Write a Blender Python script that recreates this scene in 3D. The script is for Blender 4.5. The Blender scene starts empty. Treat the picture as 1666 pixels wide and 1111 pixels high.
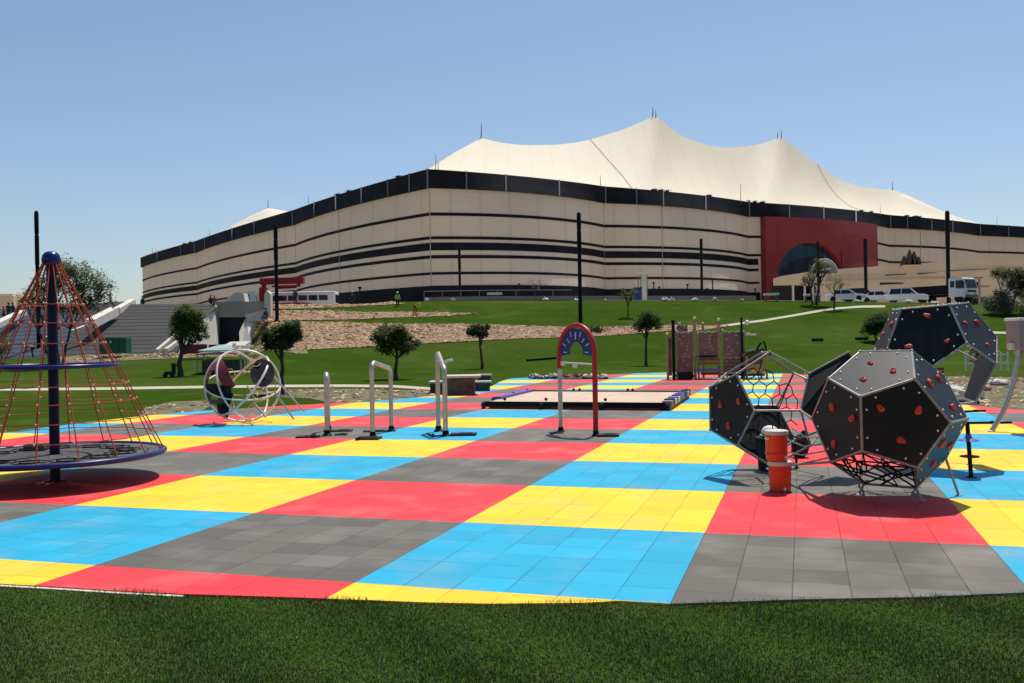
import bpy, bmesh, math, random
import numpy as np
from mathutils import Vector, Matrix

# ------------------------------------------------------------------ camera, sky, sun
scene = bpy.context.scene
COL = scene.collection
F, PITCH, ROLL, EYE = 1528.0, -0.00281, -0.01718, 2.3215
cd = bpy.data.cameras.new("camera"); cam = bpy.data.objects.new("camera", cd); COL.objects.link(cam)
cd.sensor_width = 36; cd.lens = 36*F/1666; cd.clip_start = 0.1; cd.clip_end = 5000
cp, sp = math.cos(PITCH), math.sin(PITCH); cr, sr = math.cos(ROLL), math.sin(ROLL)
Rw = Vector((1, 0, 0)); Uw = Vector((0, -sp, cp)); Fw = Vector((0, cp, sp))
Rc = cr*Rw + sr*Uw; Uc = -sr*Rw + cr*Uw
cam.matrix_world = Matrix(((Rc.x, Uc.x, -Fw.x, 0), (Rc.y, Uc.y, -Fw.y, 0), (Rc.z, Uc.z, -Fw.z, EYE), (0, 0, 0, 1)))
scene.camera = cam

sun_from = Vector((0.17, 0.40, 1.0)).normalized()      # direction towards the sun
sd = bpy.data.lights.new("sun", 'SUN'); sd.energy = 5.0; sd.angle = math.radians(0.5); sd.color = (1, 0.955, 0.89)
sun = bpy.data.objects.new("sun", sd); COL.objects.link(sun)
sun.rotation_euler = sun_from.to_track_quat('Z', 'Y').to_euler(); sun.location = (0, 0, 60)
w = bpy.data.worlds.new("World"); scene.world = w; w.use_nodes = True
nt = w.node_tree; nt.nodes.clear()
sky = nt.nodes.new('ShaderNodeTexSky'); sky.sky_type = 'NISHITA'; sky.sun_disc = False
sky.sun_elevation = math.asin(sun_from.z); sky.sun_rotation = math.atan2(sun_from.x, sun_from.y)
sky.altitude = 0; sky.air_density = 1.0; sky.dust_density = 0.9; sky.ozone_density = 3.0
bg = nt.nodes.new('ShaderNodeBackground'); bg.inputs['Strength'].default_value = 0.118
ow = nt.nodes.new('ShaderNodeOutputWorld')
nt.links.new(sky.outputs[0], bg.inputs['Color']); nt.links.new(bg.outputs[0], ow.inputs[0])
scene.view_settings.view_transform = 'Standard'; scene.view_settings.look = 'None'
scene.view_settings.exposure = -0.04; scene.view_settings.gamma = 1.0
scene.render.engine = 'CYCLES'

rnd = random.Random(7)
PI = math.pi

def ray(px, py):
    a = px-833; b = py-555.5
    x = a*cr + b*sr; y = -a*sr + b*cr
    return Rw*(x/F) + Fw - Uw*(y/F)
def P(px, py, d):                       # world point seen at a pixel, at forward distance d
    r = ray(px, py); return Vector((0, 0, EYE)) + r*(d/r.y)
def pxof(x, y): return 833 + F*x/y

# ------------------------------------------------------------------ terrain height
ST = [  # px, d0 (end of flat), (d1,z1), (d2,z2), (crest d, z)
 (-700, 70, 90, 1.0, 108, 3.0, 120, 5.0), (-60, 70, 90, 1.1, 110, 1.6, 116, 6.0), (60, 70, 88, 1.3, 108, 1.6, 114, 6.6),
 (230, 68, 86, 1.5, 106, 1.8, 111, 6.9), (395, 68, 84, 1.5, 100, 1.9, 104, 6.7), (432, 68, 80, 1.7, 92, 4.7, 100, 6.75),
 (600, 74, 83, 1.9, 94, 4.4, 104, 6.7), (800, 76, 86, 2.25, 97, 4.8, 105, 6.7), (1000, 78, 90, 2.4, 99, 4.7, 106, 6.5),
 (1240, 78, 92, 2.5, 100, 4.7, 106, 6.2), (1500, 74, 90, 2.2, 100, 4.5, 106, 5.6), (1666, 72, 90, 2.0, 100, 4.1, 106, 5.1),
 (2600, 72, 90, 2.0, 100, 4.0, 106, 5.0)]
def terr(x, y):
    if y < 60: return 0.0
    px = pxof(x, y)
    i = 0
    while i < len(ST)-2 and px > ST[i+1][0]: i += 1
    a, b = ST[i], ST[i+1]
    t = min(1, max(0, (px-a[0])/(b[0]-a[0])))
    s = [a[k]*(1-t)+b[k]*t for k in range(8)]
    dip = 1.35*min(1, max(0, (px-370)/30))*min(1, max(0, (640-px)/60))
    ds = [0, s[1], s[2], s[4], s[6], s[6]+3.2, s[6]+60, 5000]; zs = [0, 0, s[3], s[5], s[7], s[7]+.05-dip, s[7]+0.9-dip*.5, s[7]+1.5]
    def f(d):
        for k in range(7):
            if d <= ds[k+1]: return zs[k] + (zs[k+1]-zs[k])*(d-ds[k])/(ds[k+1]-ds[k])
        return zs[-1]
    return (f(y-1.2)+f(y)+f(y+1.2)+f(y-2.2)+f(y+2.2))/5 if px > 425 else (f(y-.6)+f(y)+f(y+.6))/3
def G(px, py, lift=0.0):                # where the pixel's ray meets the terrain
    r = ray(px, py); r = r/r.y; d = 4.0
    while d < 400:
        p = Vector((0, 0, EYE)) + r*d
        if p.z <= terr(p.x, p.y):
            lo, hi = d-0.5, d
            for _ in range(12):
                m = (lo+hi)/2; p = Vector((0, 0, EYE))+r*m
                if p.z <= terr(p.x, p.y): hi = m
                else: lo = m
            p = Vector((0, 0, EYE))+r*hi; p.z = terr(p.x, p.y)+lift; return p
        d += 0.5
    p = Vector((0, 0, EYE))+r*110; p.z = terr(p.x, p.y); return p
def onground(px, d, lift=0.0):          # stand at a pixel column and distance
    x = (px-833)/F*d
    for _ in range(3):                   # allow for the roll
        z = terr(x, d); r = (555.5+PITCH*0) ; yy = (EYE-z)/d*F
        x = ((px-833)*cr + (yy-4.3)*sr)/F*d
    return Vector((x, d, terr(x, d)+lift))

# ------------------------------------------------------------------ materials
MATS = {}
def mat(name, col, rough=0.7, metal=0.0, var=0.0, scale=3.0, bump=0.0, bscale=40.0, spec=0.3, col2=None, trans=0.0):
    if name in MATS: return MATS[name]
    m = bpy.data.materials.new(name); m.use_nodes = True; n = m.node_tree; b = n.nodes['Principled BSDF']
    b.inputs['Roughness'].default_value = rough; b.inputs['Metallic'].default_value = metal
    b.inputs['Specular IOR Level'].default_value = spec
    tc = n.nodes.new('ShaderNodeTexCoord')
    if var > 0 or col2:
        nz = n.nodes.new('ShaderNodeTexNoise'); nz.inputs['Scale'].default_value = scale; nz.inputs['Detail'].default_value = 6
        n.links.new(tc.outputs['Object'], nz.inputs['Vector'])
        mx = n.nodes.new('ShaderNodeMix'); mx.data_type = 'RGBA'
        rp = n.nodes.new('ShaderNodeMapRange'); rp.inputs['From Min'].default_value = .3; rp.inputs['From Max'].default_value = .7
        n.links.new(nz.outputs['Fac'], rp.inputs['Value']); n.links.new(rp.outputs[0], mx.inputs[0])
        c2 = col2 if col2 else tuple(min(1, c*(1+var)) for c in col)
        c1 = col if col2 else tuple(c*(1-var) for c in col)
        mx.inputs[6].default_value = (*c1, 1); mx.inputs[7].default_value = (*c2, 1)
        n.links.new(mx.outputs[2], b.inputs['Base Color'])
    else: b.inputs['Base Color'].default_value = (*col, 1)
    if bump > 0:
        nb = n.nodes.new('ShaderNodeTexNoise'); nb.inputs['Scale'].default_value = bscale; nb.inputs['Detail'].default_value = 4
        n.links.new(tc.outputs['Object'], nb.inputs['Vector'])
        bp = n.nodes.new('ShaderNodeBump'); bp.inputs['Strength'].default_value = bump; bp.inputs['Distance'].default_value = 0.05
        n.links.new(nb.outputs['Fac'], bp.inputs['Height']); n.links.new(bp.outputs[0], b.inputs['Normal'])
    if trans:
        b.inputs['Transmission Weight'].default_value = trans
    MATS[name] = m; return m

def N(n, t, **k):
    x = n.nodes.new(t)
    for a, v in k.items(): setattr(x, a, v)
    return x
def mth(n, op, a, b=None, c=None):
    x = n.nodes.new('ShaderNodeMath'); x.operation = op
    for i, v in enumerate((a, b, c)):
        if v is None: continue
        if isinstance(v, (int, float)): x.inputs[i].default_value = v
        else: n.links.new(v, x.inputs[i])
    return x.outputs[0]
def mixc(n, fac, a, b, blend='MIX'):
    x = n.nodes.new('ShaderNodeMix'); x.data_type = 'RGBA'; x.blend_type = blend
    for i, v in ((0, fac), (6, a), (7, b)):
        if isinstance(v, (int, float)): x.inputs[i].default_value = v
        elif isinstance(v, tuple): x.inputs[i].default_value = (*v, 1)
        else: n.links.new(v, x.inputs[i])
    return x.outputs[2]

def grass_mat():
    m = bpy.data.materials.new('lawn'); m.use_nodes = True; n = m.node_tree; b = n.nodes['Principled BSDF']
    b.inputs['Roughness'].default_value = 1.0; b.inputs['Specular IOR Level'].default_value = 0.0
    tc = N(n, 'ShaderNodeTexCoord')
    def nz(s, d=5):
        x = N(n, 'ShaderNodeTexNoise'); x.inputs['Scale'].default_value = s; x.inputs['Detail'].default_value = d
        n.links.new(tc.outputs['Object'], x.inputs['Vector']); return x.outputs['Fac']
    def rng(v, a, c):
        x = N(n, 'ShaderNodeMapRange'); x.inputs['From Min'].default_value = a; x.inputs['From Max'].default_value = c
        n.links.new(v, x.inputs['Value']); return x.outputs[0]
    c = mixc(n, rng(nz(.12), .35, .65), (.032, .072, .007), (.050, .096, .011))
    c = mixc(n, rng(nz(1.7), .4, .75), c, (.043, .066, .012))
    c = mixc(n, rng(nz(22, 3), .45, .75), c, (.022, .050, .005))
    sxx = N(n, 'ShaderNodeSeparateXYZ'); n.links.new(tc.outputs['Object'], sxx.inputs[0])
    stripe = mth(n, 'SINE', mth(n, 'ADD', mth(n, 'MULTIPLY', sxx.outputs[1], 2.1), mth(n, 'MULTIPLY', nz(.08, 2), 9.0)))
    c = mixc(n, mth(n, 'MULTIPLY', rng(stripe, -1, 1), .22), c, (.020, .052, .004))
    c = mixc(n, mth(n, 'MULTIPLY', rng(nz(.045, 6), .48, .66), .6), c, (.075, .100, .022))
    # thin worn / dry places and faint mowing lines
    c = mixc(n, mth(n, 'MULTIPLY', rng(nz(.35, 8), .56, .74), .5), c, (.11, .11, .035))
    n.links.new(c, b.inputs['Base Color'])
    bp = N(n, 'ShaderNodeBump'); bp.inputs['Strength'].default_value = .8; bp.inputs['Distance'].default_value = .04
    n.links.new(nz(35, 4), bp.inputs['Height']); n.links.new(bp.outputs[0], b.inputs['Normal'])
    return m

def tile_mat():
    m = bpy.data.materials.new('rubber_tiles'); m.use_nodes = True; n = m.node_tree; b = n.nodes['Principled BSDF']
    b.inputs['Roughness'].default_value = 0.66; b.inputs['Specular IOR Level'].default_value = 0.22
    tc = N(n, 'ShaderNodeTexCoord'); sx = N(n, 'ShaderNodeSeparateXYZ'); n.links.new(tc.outputs['Object'], sx.inputs[0])
    X, Y = sx.outputs[0], sx.outputs[1]
    i = mth(n, 'FLOOR', mth(n, 'DIVIDE', X, 3.0)); j = mth(n, 'FLOOR', mth(n, 'DIVIDE', Y, 3.0))
    pi_ = mth(n, 'FLOORED_MODULO', i, 2.0); pj = mth(n, 'FLOORED_MODULO', j, 2.0)
    red, gray, yel, blu = (.76, .040, .048), (.128, .117, .096), (.87, .56, .026), (.014, .355, .55)
    c = mixc(n, pi_, mixc(n, pj, red, gray), mixc(n, pj, yel, blu))
    # single tiles: a running shift of the rows between columns of tiles
    ti = mth(n, 'FLOOR', mth(n, 'DIVIDE', X, .5))
    cv = N(n, 'ShaderNodeCombineXYZ'); n.links.new(ti, cv.inputs[0])
    wn0 = N(n, 'ShaderNodeTexWhiteNoise'); wn0.noise_dimensions = '3D'; n.links.new(cv.outputs[0], wn0.inputs['Vector'])
    Ys = mth(n, 'ADD', Y, mth(n, 'MULTIPLY', wn0.outputs['Value'], .10))
    tj = mth(n, 'FLOOR', mth(n, 'DIVIDE', Ys, .5))
    cv2 = N(n, 'ShaderNodeCombineXYZ'); n.links.new(ti, cv2.inputs[0]); n.links.new(tj, cv2.inputs[1])
    wn = N(n, 'ShaderNodeTexWhiteNoise'); n.links.new(cv2.outputs[0], wn.inputs['Vector'])
    val = N(n, 'ShaderNodeMapRange'); val.inputs['To Min'].default_value = .88; val.inputs['To Max'].default_value = 1.08
    n.links.new(wn.outputs['Value'], val.inputs['Value'])
    isg = mth(n, 'MULTIPLY', mth(n, 'SUBTRACT', 1.0, pi_), pj)
    n.links.new(mth(n, 'SUBTRACT', .90, mth(n, 'MULTIPLY', isg, .09)), val.inputs['To Min']); n.links.new(mth(n, 'ADD', 1.07, mth(n, 'MULTIPLY', isg, .14)), val.inputs['To Max'])
    c = mixc(n, 1.0, c, val.outputs[0], 'MULTIPLY')
    def nz(s, d=5):
        x = N(n, 'ShaderNodeTexNoise'); x.inputs['Scale'].default_value = s; x.inputs['Detail'].default_value = d
        n.links.new(tc.outputs['Object'], x.inputs['Vector']); return x.outputs['Fac']
    def rng(v, a, cc, lo=0, hi=1):
        x = N(n, 'ShaderNodeMapRange'); x.inputs['From Min'].default_value = a; x.inputs['From Max'].default_value = cc
        x.inputs['To Min'].default_value = lo; x.inputs['To Max'].default_value = hi
        n.links.new(v, x.inputs['Value']); return x.outputs[0]
    c = mixc(n, rng(nz(1.1, 8), .5, .75, 0, .22), c, (.42, .38, .33))     # dust
    c = mixc(n, rng(nz(.5, 9), .60, .72, 0, .34), c, (.30, .25, .20))
    c = mixc(n, rng(nz(3.1, 9), .66, .74, 0, .30), c, (.12, .10, .09))
    c = mixc(n, 1.0, c, rng(nz(260, 2), .3, .7, .82, 1.12), 'MULTIPLY')   # rubber grain
    fx = mth(n, 'ABSOLUTE', mth(n, 'SUBTRACT', mth(n, 'FRACT', mth(n, 'DIVIDE', X, .5)), .5))
    fy = mth(n, 'ABSOLUTE', mth(n, 'SUBTRACT', mth(n, 'FRACT', mth(n, 'DIVIDE', Ys, .5)), .5))
    sxm = rng(fx, .486, .497); sym = rng(fy, .485, .497)
    broken = rng(nz(2.2, 3), .35, .6, .25, 1)
    seam = mth(n, 'MULTIPLY', mth(n, 'MAXIMUM', mth(n, 'MULTIPLY', sxm, .85), mth(n, 'MULTIPLY', sym, .8)), mth(n, 'MAXIMUM', broken, mth(n, 'MULTIPLY', isg, .9)))
    c = mixc(n, seam, c, mixc(n, .82, c, (.01, .01, .012)))
    n.links.new(c, b.inputs['Base Color'])
    bp = N(n, 'ShaderNodeBump'); bp.inputs['Strength'].default_value = .5; bp.inputs['Distance'].default_value = .01
    n.links.new(mth(n, 'ADD', mth(n, 'MULTIPLY', seam, -1.0), mth(n, 'MULTIPLY', nz(180, 2), .4)), bp.inputs['Height'])
    n.links.new(bp.outputs[0], b.inputs['Normal'])
    return m

M_LAWN = grass_mat(); M_TILE = tile_mat()
M = dict(
 steel=mat('galvanised_steel', (.50, .47, .42), .38, .75, .15, 6), whitesteel=mat('white_steel', (.68, .66, .60), .35, .1, .08, 5),
 frame=mat('dull_steel_frame', (.29, .27, .25), .45, .35, .2, 8), bolt=mat('bolt', (.75, .74, .70), .3, .4),
 panel=mat('black_panel', (.009, .0095, .0105), .45, 0, .3, 2.5, .05, 60, .22), hold=mat('red_hold', (.50, .055, .028), .5, 0, .2, 9, .3, 30),
 black=mat('black_paint', (.006, .006, .008), .55, spec=.12), rubber=mat('black_rubber', (.016, .016, .018), .8, 0, .3, 8, .3, 60),
 blue=mat('blue_paint', (.013, .015, .125), .3, 0, .12, 4), navy=mat('navy_paint', (.004, .0045, .028), .4, spec=.2),
 rope=mat('red_rope', (.42, .055, .030), .8, 0, .3, 30), knot=mat('rope_knot', (.62, .42, .30), .6),
 blackrope=mat('black_rope', (.012, .012, .014), .8), mesh=mat('grey_webbing', (.095, .09, .085), .75, 0, .35, 12),
 red=mat('red_paint', (.36, .022, .018), .4, 0, .12, 5), redplastic=mat('orange_plastic', (.62, .062, .020), .42, 0, .10, 4, .05, 30),
 lid=mat('white_plastic', (.72, .70, .66), .45, 0, .08, 6), cooler_lid=mat('grey_plastic', (.55, .52, .48), .5),
 bluepanel=mat('blue_panel', (.010, .030, .17), .4, 0, .1, 4), tick=mat('pale_marks', (.55, .62, .72), .5),
 trunk=mat('bark', (.060, .046, .034), .95, 0, .35, 9, .5, 20), leafa=mat('leaf_green', (.075, .105, .030), .7, 0, .45, 1.6),
 leafb=mat('leaf_bright', (.095, .145, .025), .7, 0, .4, 1.6), leafc=mat('leaf_dark', (.048, .080, .024), .75, 0, .4, 1.8),
 leafg=mat('leaf_grey', (.17, .18, .135), .8, 0, .4, 1.5), leafo=mat('leaf_olive', (.13, .14, .045), .8, 0, .4, 1.4),
 cream=mat('cream_membrane', (.68, .545, .405), .8, 0, .05, .05, 0), creamdark=mat('membrane_seam', (.42, .35, .28), .8),
 band=mat('dark_band', (.014, .015, .019), .7, 0, .3, .2, spec=.05), roof=mat('roof_membrane', (.66, .58, .44), .75, 0, .03, .03),
 postg=mat('grey_post', (.16, .16, .17), .6), portal=mat('red_portal', (.25, .030, .027), .7, 0, .12, .12),
 glass=mat('teal_glass', (.018, .050, .060), .12, 0, .2, .1), sand=mat('sand_stone', (.62, .46, .31), .85, 0, .08, .08),
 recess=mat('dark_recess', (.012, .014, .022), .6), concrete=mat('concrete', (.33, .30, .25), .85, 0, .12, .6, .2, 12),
 pale=mat('pale_concrete', (.62, .56, .46), .85, 0, .08, .5), greyconc=mat('grey_concrete', (.13, .125, .12), .85, 0, .12, .5),
 step=mat('dark_step', (.042, .039, .036), .85, 0, .15, .4), bluestep=mat('blue_step', (.022, .036, .056), .7, 0, .3, .3),
 green=mat('green_metal', (.012, .115, .062), .5, 0, .15, 2), white=mat('white_paint', (.74, .74, .72), .35, 0, .04, 3),
 glassd=mat('dark_window', (.014, .018, .026), .08), chrome=mat('tail_metal', (.35, .35, .36), .3, .7),
 tyre=mat('tyre', (.015, .015, .016), .85), craner=mat('crane_red', (.28, .012, .016), .45, 0, .1, 3),
 stone=mat('sand_rock', (.46, .29, .16), .95, 0, .30, 1.2, .4, 8), stonep=mat('pale_rock', (.66, .47, .30), .95, 0, .2, 1.2, .4, 8), stoneb=mat('brown_rock', (.22, .13, .075), .95, 0, .35, 1.0),
 rubble=mat('rubble_bed', (.30, .19, .105), .95, 0, 0, 2.4, .6, 6, .5, (.12, .075, .04)), path=mat('path_paving', (.44, .39, .28), .9, 0, .1, .8),
 plateau=mat('plateau_paving', (.50, .43, .33), .9, 0, .12, .4), soil=mat('dry_soil', (.21, .16, .095), .95, 0, 0, 1.2, .5, 8, .3, (.055, .075, .022)),
 masonry=mat('dark_masonry', (.085, .072, .065), .9, 0, .35, 4, .5, 18), slab=mat('stone_slab', (.50, .48, .43), .8, 0, .12, 3),
 ply=mat('plywood', (.54, .40, .29), .75, 0, .12, 2), redrail=mat('dark_red_beam', (.16, .022, .030), .6), violet=mat('violet_beam', (.13, .10, .36), .5),
 orange=mat('orange_cloth', (.55, .14, .03), .8), sack=mat('pale_sack', (.62, .55, .46), .9, 0, .15, 5, .4, 10), brown=mat('climb_panel', (.17, .115, .105), .7, 0, .25, 2),
 holdp=mat('pale_hold', (.34, .24, .23), .7), postb=mat('brown_post', (.27, .20, .15), .7, 0, .2, 5), yellow=mat('yellow_item', (.62, .40, .03), .6),
 skin=mat('skin', (.17, .085, .05), .6), hiviz=mat('hi_vis', (.42, .62, .06), .8), dcloth=mat('dark_cloth', (.03, .032, .045), .9),
 bcloth=mat('blue_cloth', (.035, .06, .17), .9), rcloth=mat('red_cloth', (.38, .06, .035), .8), wcloth=mat('white_cloth', (.62, .58, .54), .9), pcloth=mat('pink_cloth', (.55, .27, .22), .9),
 cut=mat('cut_wood', (.52, .32, .17), .9, 0, .2, 6), tealm=mat('pale_teal', (.28, .40, .38), .7),
)
for k_ in ('leafa', 'leafb', 'leafc', 'leafo', 'leafg'):          # leaves let some light through
    n_ = M[k_].node_tree; b_ = n_.nodes['Principled BSDF']; tr = n_.nodes.new('ShaderNodeBsdfTranslucent'); ms = n_.nodes.new('ShaderNodeMixShader'); ms.inputs[0].default_value = .38
    n_.links.new(b_.inputs['Base Color'].links[0].from_socket, tr.inputs['Color']); n_.links.new(b_.outputs[0], ms.inputs[1]); n_.links.new(tr.outputs[0], ms.inputs[2])
    n_.links.new(ms.outputs[0], n_.nodes['Material Output'].inputs['Surface'])
# brick-like pattern for the dark masonry and weave lines on the stadium's membrane
def add_lines(m, scale, amt, axis='Z'):
    n = m.node_tree; b = n.nodes['Principled BSDF']; src = b.inputs['Base Color'].links[0].from_socket
    tc = N(n, 'ShaderNodeTexCoord'); sx = N(n, 'ShaderNodeSeparateXYZ'); n.links.new(tc.outputs['Object'], sx.inputs[0])
    f = mth(n, 'ABSOLUTE', mth(n, 'SUBTRACT', mth(n, 'FRACT', mth(n, 'DIVIDE', sx.outputs['XYZ'.index(axis)], scale)), .5))
    r = N(n, 'ShaderNodeMapRange'); r.inputs['From Min'].default_value = .42; r.inputs['From Max'].default_value = .49
    r.inputs['To Max'].default_value = amt; n.links.new(f, r.inputs['Value'])
    n.links.new(mixc(n, r.outputs[0], src, (.02, .02, .02)), b.inputs['Base Color'])
add_lines(M['step'], .45, .15); add_lines(M['bluestep'], .45, .15); add_lines(M['cream'], 1.15, .07)

# ------------------------------------------------------------------ mesh helper
class MB:
    def __init__(s): s.v = []; s.f = []
    def add(s, vs, fs):
        o = len(s.v); s.v += [tuple(v) for v in vs]; s.f += [tuple(i+o for i in f) for f in fs]; return s
    def box(s, c, size, rz=0, bev=0.0, mtx=None):
        sx, sy, sz = [q/2 for q in size]; c = Vector(c)
        b = min(bev, sx*.9, sy*.9, sz*.9)
        R = mtx.to_3x3() if mtx else Matrix.Rotation(rz, 3, 'Z')
        if b <= 0:
            pts = [(-sx, -sy, -sz), (sx, -sy, -sz), (sx, sy, -sz), (-sx, sy, -sz), (-sx, -sy, sz), (sx, -sy, sz), (sx, sy, sz), (-sx, sy, sz)]
            return s.add([c+R @ Vector(p) for p in pts], [(0, 3, 2, 1), (4, 5, 6, 7), (0, 1, 5, 4), (1, 2, 6, 5), (2, 3, 7, 6), (3, 0, 4, 7)])
        bm = bmesh.new(); bmesh.ops.create_cube(bm, size=1)
        for v in bm.verts: v.co = Vector((v.co.x*sx*2, v.co.y*sy*2, v.co.z*sz*2))
        bmesh.ops.bevel(bm, geom=bm.edges[:], offset=b, segments=2, affect='EDGES', profile=.6)
        bm.verts.index_update()
        vs = [c+R @ v.co for v in bm.verts]; fs = [[v.index for v in f.verts] for f in bm.faces]; bm.free()
        return s.add(vs, fs)
    def tube(s, pts, r, n=8, cap=True, closed=False):
        pts = [Vector(p) for p in pts]; k = len(pts)
        rs = r if isinstance(r, (list, tuple)) else [r]*k
        T = []
        for i in range(k):
            a = pts[(i-1) % k] if (closed or i > 0) else pts[i]; b = pts[(i+1) % k] if (closed or i < k-1) else pts[i]
            d = b-a; T.append(d.normalized() if d.length > 1e-9 else Vector((0, 0, 1)))
        u = T[0].orthogonal().normalized(); vs = []
        for i in range(k):
            u = (u - T[i]*u.dot(T[i]))
            u = u.normalized() if u.length > 1e-6 else T[i].orthogonal().normalized()
            w_ = T[i].cross(u)
            for j in range(n):
                a = 2*PI*j/n; vs.append(pts[i]+(u*math.cos(a)+w_*math.sin(a))*rs[i])
        fs = []
        for i in range(k if closed else k-1):
            i2 = (i+1) % k
            for j in range(n):
                j2 = (j+1) % n; fs.append((i*n+j, i*n+j2, i2*n+j2, i2*n+j))
        if cap and not closed: fs.append(tuple(range(n-1, -1, -1))); fs.append(tuple((k-1)*n+j for j in range(n)))
        return s.add(vs, fs)
    def ball(s, c, r, n=8, m=6, jit=0, sc=(1, 1, 1), seed=0):
        rr = random.Random(seed); c = Vector(c); vs = [c+Vector((0, 0, r*sc[2]))]
        for i in range(1, m):
            t = PI*i/m
            for j in range(n):
                a = 2*PI*j/n; q = r*(1+rr.uniform(-jit, jit))
                vs.append(c+Vector((q*math.sin(t)*math.cos(a)*sc[0], q*math.sin(t)*math.sin(a)*sc[1], q*math.cos(t)*sc[2])))
        vs.append(c-Vector((0, 0, r*sc[2]))); fs = []
        for j in range(n): fs.append((0, 1+j, 1+(j+1) % n))
        for i in range(m-2):
            for j in range(n):
                a = 1+i*n+j; b = 1+i*n+(j+1) % n; fs.append((a, a+n, b+n, b))
        L = len(vs)-1
        for j in range(n): fs.append((L, 1+(m-2)*n+(j+1) % n, 1+(m-2)*n+j))
        return s.add(vs, fs)
    def lathe(s, prof, c=(0, 0, 0), n=24):          # prof: (r, z) list from bottom to top
        c = Vector(c); vs = []
        for r, z in prof:
            for j in range(n): a = 2*PI*j/n; vs.append(c+Vector((r*math.cos(a), r*math.sin(a), z)))
        fs = []
        for i in range(len(prof)-1):
            for j in range(n): fs.append((i*n+j, i*n+(j+1) % n, (i+1)*n+(j+1) % n, (i+1)*n+j))
        fs.append(tuple(range(n-1, -1, -1))); fs.append(tuple((len(prof)-1)*n+j for j in range(n)))
        return s.add(vs, fs)
    def prism(s, poly, off):                        # closed polygon extruded by a vector
        poly = [Vector(p) for p in poly]; k = len(poly); off = Vector(off)
        return s.add(poly+[p+off for p in poly], [tuple(range(k-1, -1, -1)), tuple(range(k, 2*k))] + [(i, (i+1) % k, k+(i+1) % k, k+i) for i in range(k)])
    def grid(s, rows):
        k = len(rows[0]); vs = [p for r in rows for p in r]
        return s.add(vs, [(i*k+j, i*k+j+1, (i+1)*k+j+1, (i+1)*k+j) for i in range(len(rows)-1) for j in range(k-1)])
    def build(s, name, m, parent=None, smooth=False, fix=True, **props):
        me = bpy.data.meshes.new(name); me.from_pydata(s.v, [], s.f); me.update()
        if fix and len(s.f) < 60000:
            bm = bmesh.new(); bm.from_mesh(me); bmesh.ops.recalc_face_normals(bm, faces=bm.faces[:]); bm.to_mesh(me); bm.free()
        if smooth:
            me.polygons.foreach_set('use_smooth', [True]*len(me.polygons))
            try: me.set_sharp_from_angle(angle=math.radians(40))
            except Exception: pass
        o = bpy.data.objects.new(name, me); COL.objects.link(o)
        me.materials.append(M[m] if isinstance(m, str) else m)
        if parent: 
            o.parent = parent
            if parent.type == 'EMPTY' or True: o.matrix_parent_inverse = Matrix.Identity(4)
        for k_, v_ in props.items(): o[k_] = v_
        return o
def thing(name, label, cat, loc=(0, 0, 0), rz=0.0, group=None):
    o = bpy.data.objects.new(name, None); COL.objects.link(o); o.location = loc; o.rotation_euler = (0, 0, rz)
    o.empty_display_size = .3; o['label'] = label; o['category'] = cat
    if group: o['group'] = group
    return o
def tag(o, label, cat, group=None):
    o['label'] = label; o['category'] = cat
    if group: o['group'] = group
    return o
def dup(root, loc, rz=0, label=None, scale=None):
    def cp_(o, par):
        c = o.copy(); COL.objects.link(c)
        if par is not None: c.parent = par
        for ch in list(o.children): cp_(ch, c)
        return c
    r = cp_(root, None); r.location = loc; r.rotation_euler = (0, 0, rz)
    if label: r['label'] = label
    if scale: r.scale = (scale,)*3 if isinstance(scale, (int, float)) else scale
    return r
def V(*a): return Vector(a)

# ------------------------------------------------------------------ the ground
def axis_pts(lo, hi, fine, step):
    out = []; x = 0
    while x < hi: out.append(x); x += step if x < fine else max(step, (x-fine)*.25+step)
    out.append(hi); neg = []; x = -step
    while x > lo: neg.append(x); x -= step if -x < fine else max(step, (-x-fine)*.25+step)
    neg.append(lo); return sorted(neg+out)
xs = axis_pts(-1600, 1600, 96, 1.6); ys = axis_pts(-150, 3500, 124, 1.3)
gb = MB(); gb.grid([[(x, y, terr(x, y)) for x in xs] for y in ys])
gb.build('ground', M_LAWN, smooth=True, kind='structure')

def drape(name, poly_px, m, lift, step=1.0, res=None, kind='structure', skirt=True):
    """sheet that follows the terrain inside a ground polygon given as photo points"""
    pts = [G(*p) for p in poly_px]
    return drape_w(name, [(p.x, p.y) for p in pts], m, lift, step, kind)
def drape_w(name, pts, m, lift, step=1.0, kind='structure'):
    bm = bmesh.new(); vs = [bm.verts.new((x, y, 0)) for x, y in pts]; bm.faces.new(vs)
    x0, x1 = min(p[0] for p in pts), max(p[0] for p in pts); y0, y1 = min(p[1] for p in pts), max(p[1] for p in pts)
    k = math.ceil(x0/step)*step
    while k < x1:
        bmesh.ops.bisect_plane(bm, geom=bm.verts[:]+bm.edges[:]+bm.faces[:], plane_co=(k, 0, 0), plane_no=(1, 0, 0)); k += step
    k = math.ceil(y0/step)*step
    while k < y1:
        bmesh.ops.bisect_plane(bm, geom=bm.verts[:]+bm.edges[:]+bm.faces[:], plane_co=(0, k, 0), plane_no=(0, 1, 0)); k += step
    for v in bm.verts: v.co.z = terr(v.co.x, v.co.y)+lift
    bmesh.ops.recalc_face_normals(bm, faces=bm.faces[:])
    if bm.faces[0].normal.z < 0: bmesh.ops.reverse_faces(bm, faces=bm.faces[:])
    me = bpy.data.meshes.new(name); bm.to_mesh(me); bm.free()
    o = bpy.data.objects.new(name, me); COL.objects.link(o); me.materials.append(M[m] if isinstance(m, str) else m); o['kind'] = kind
    return o
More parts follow.
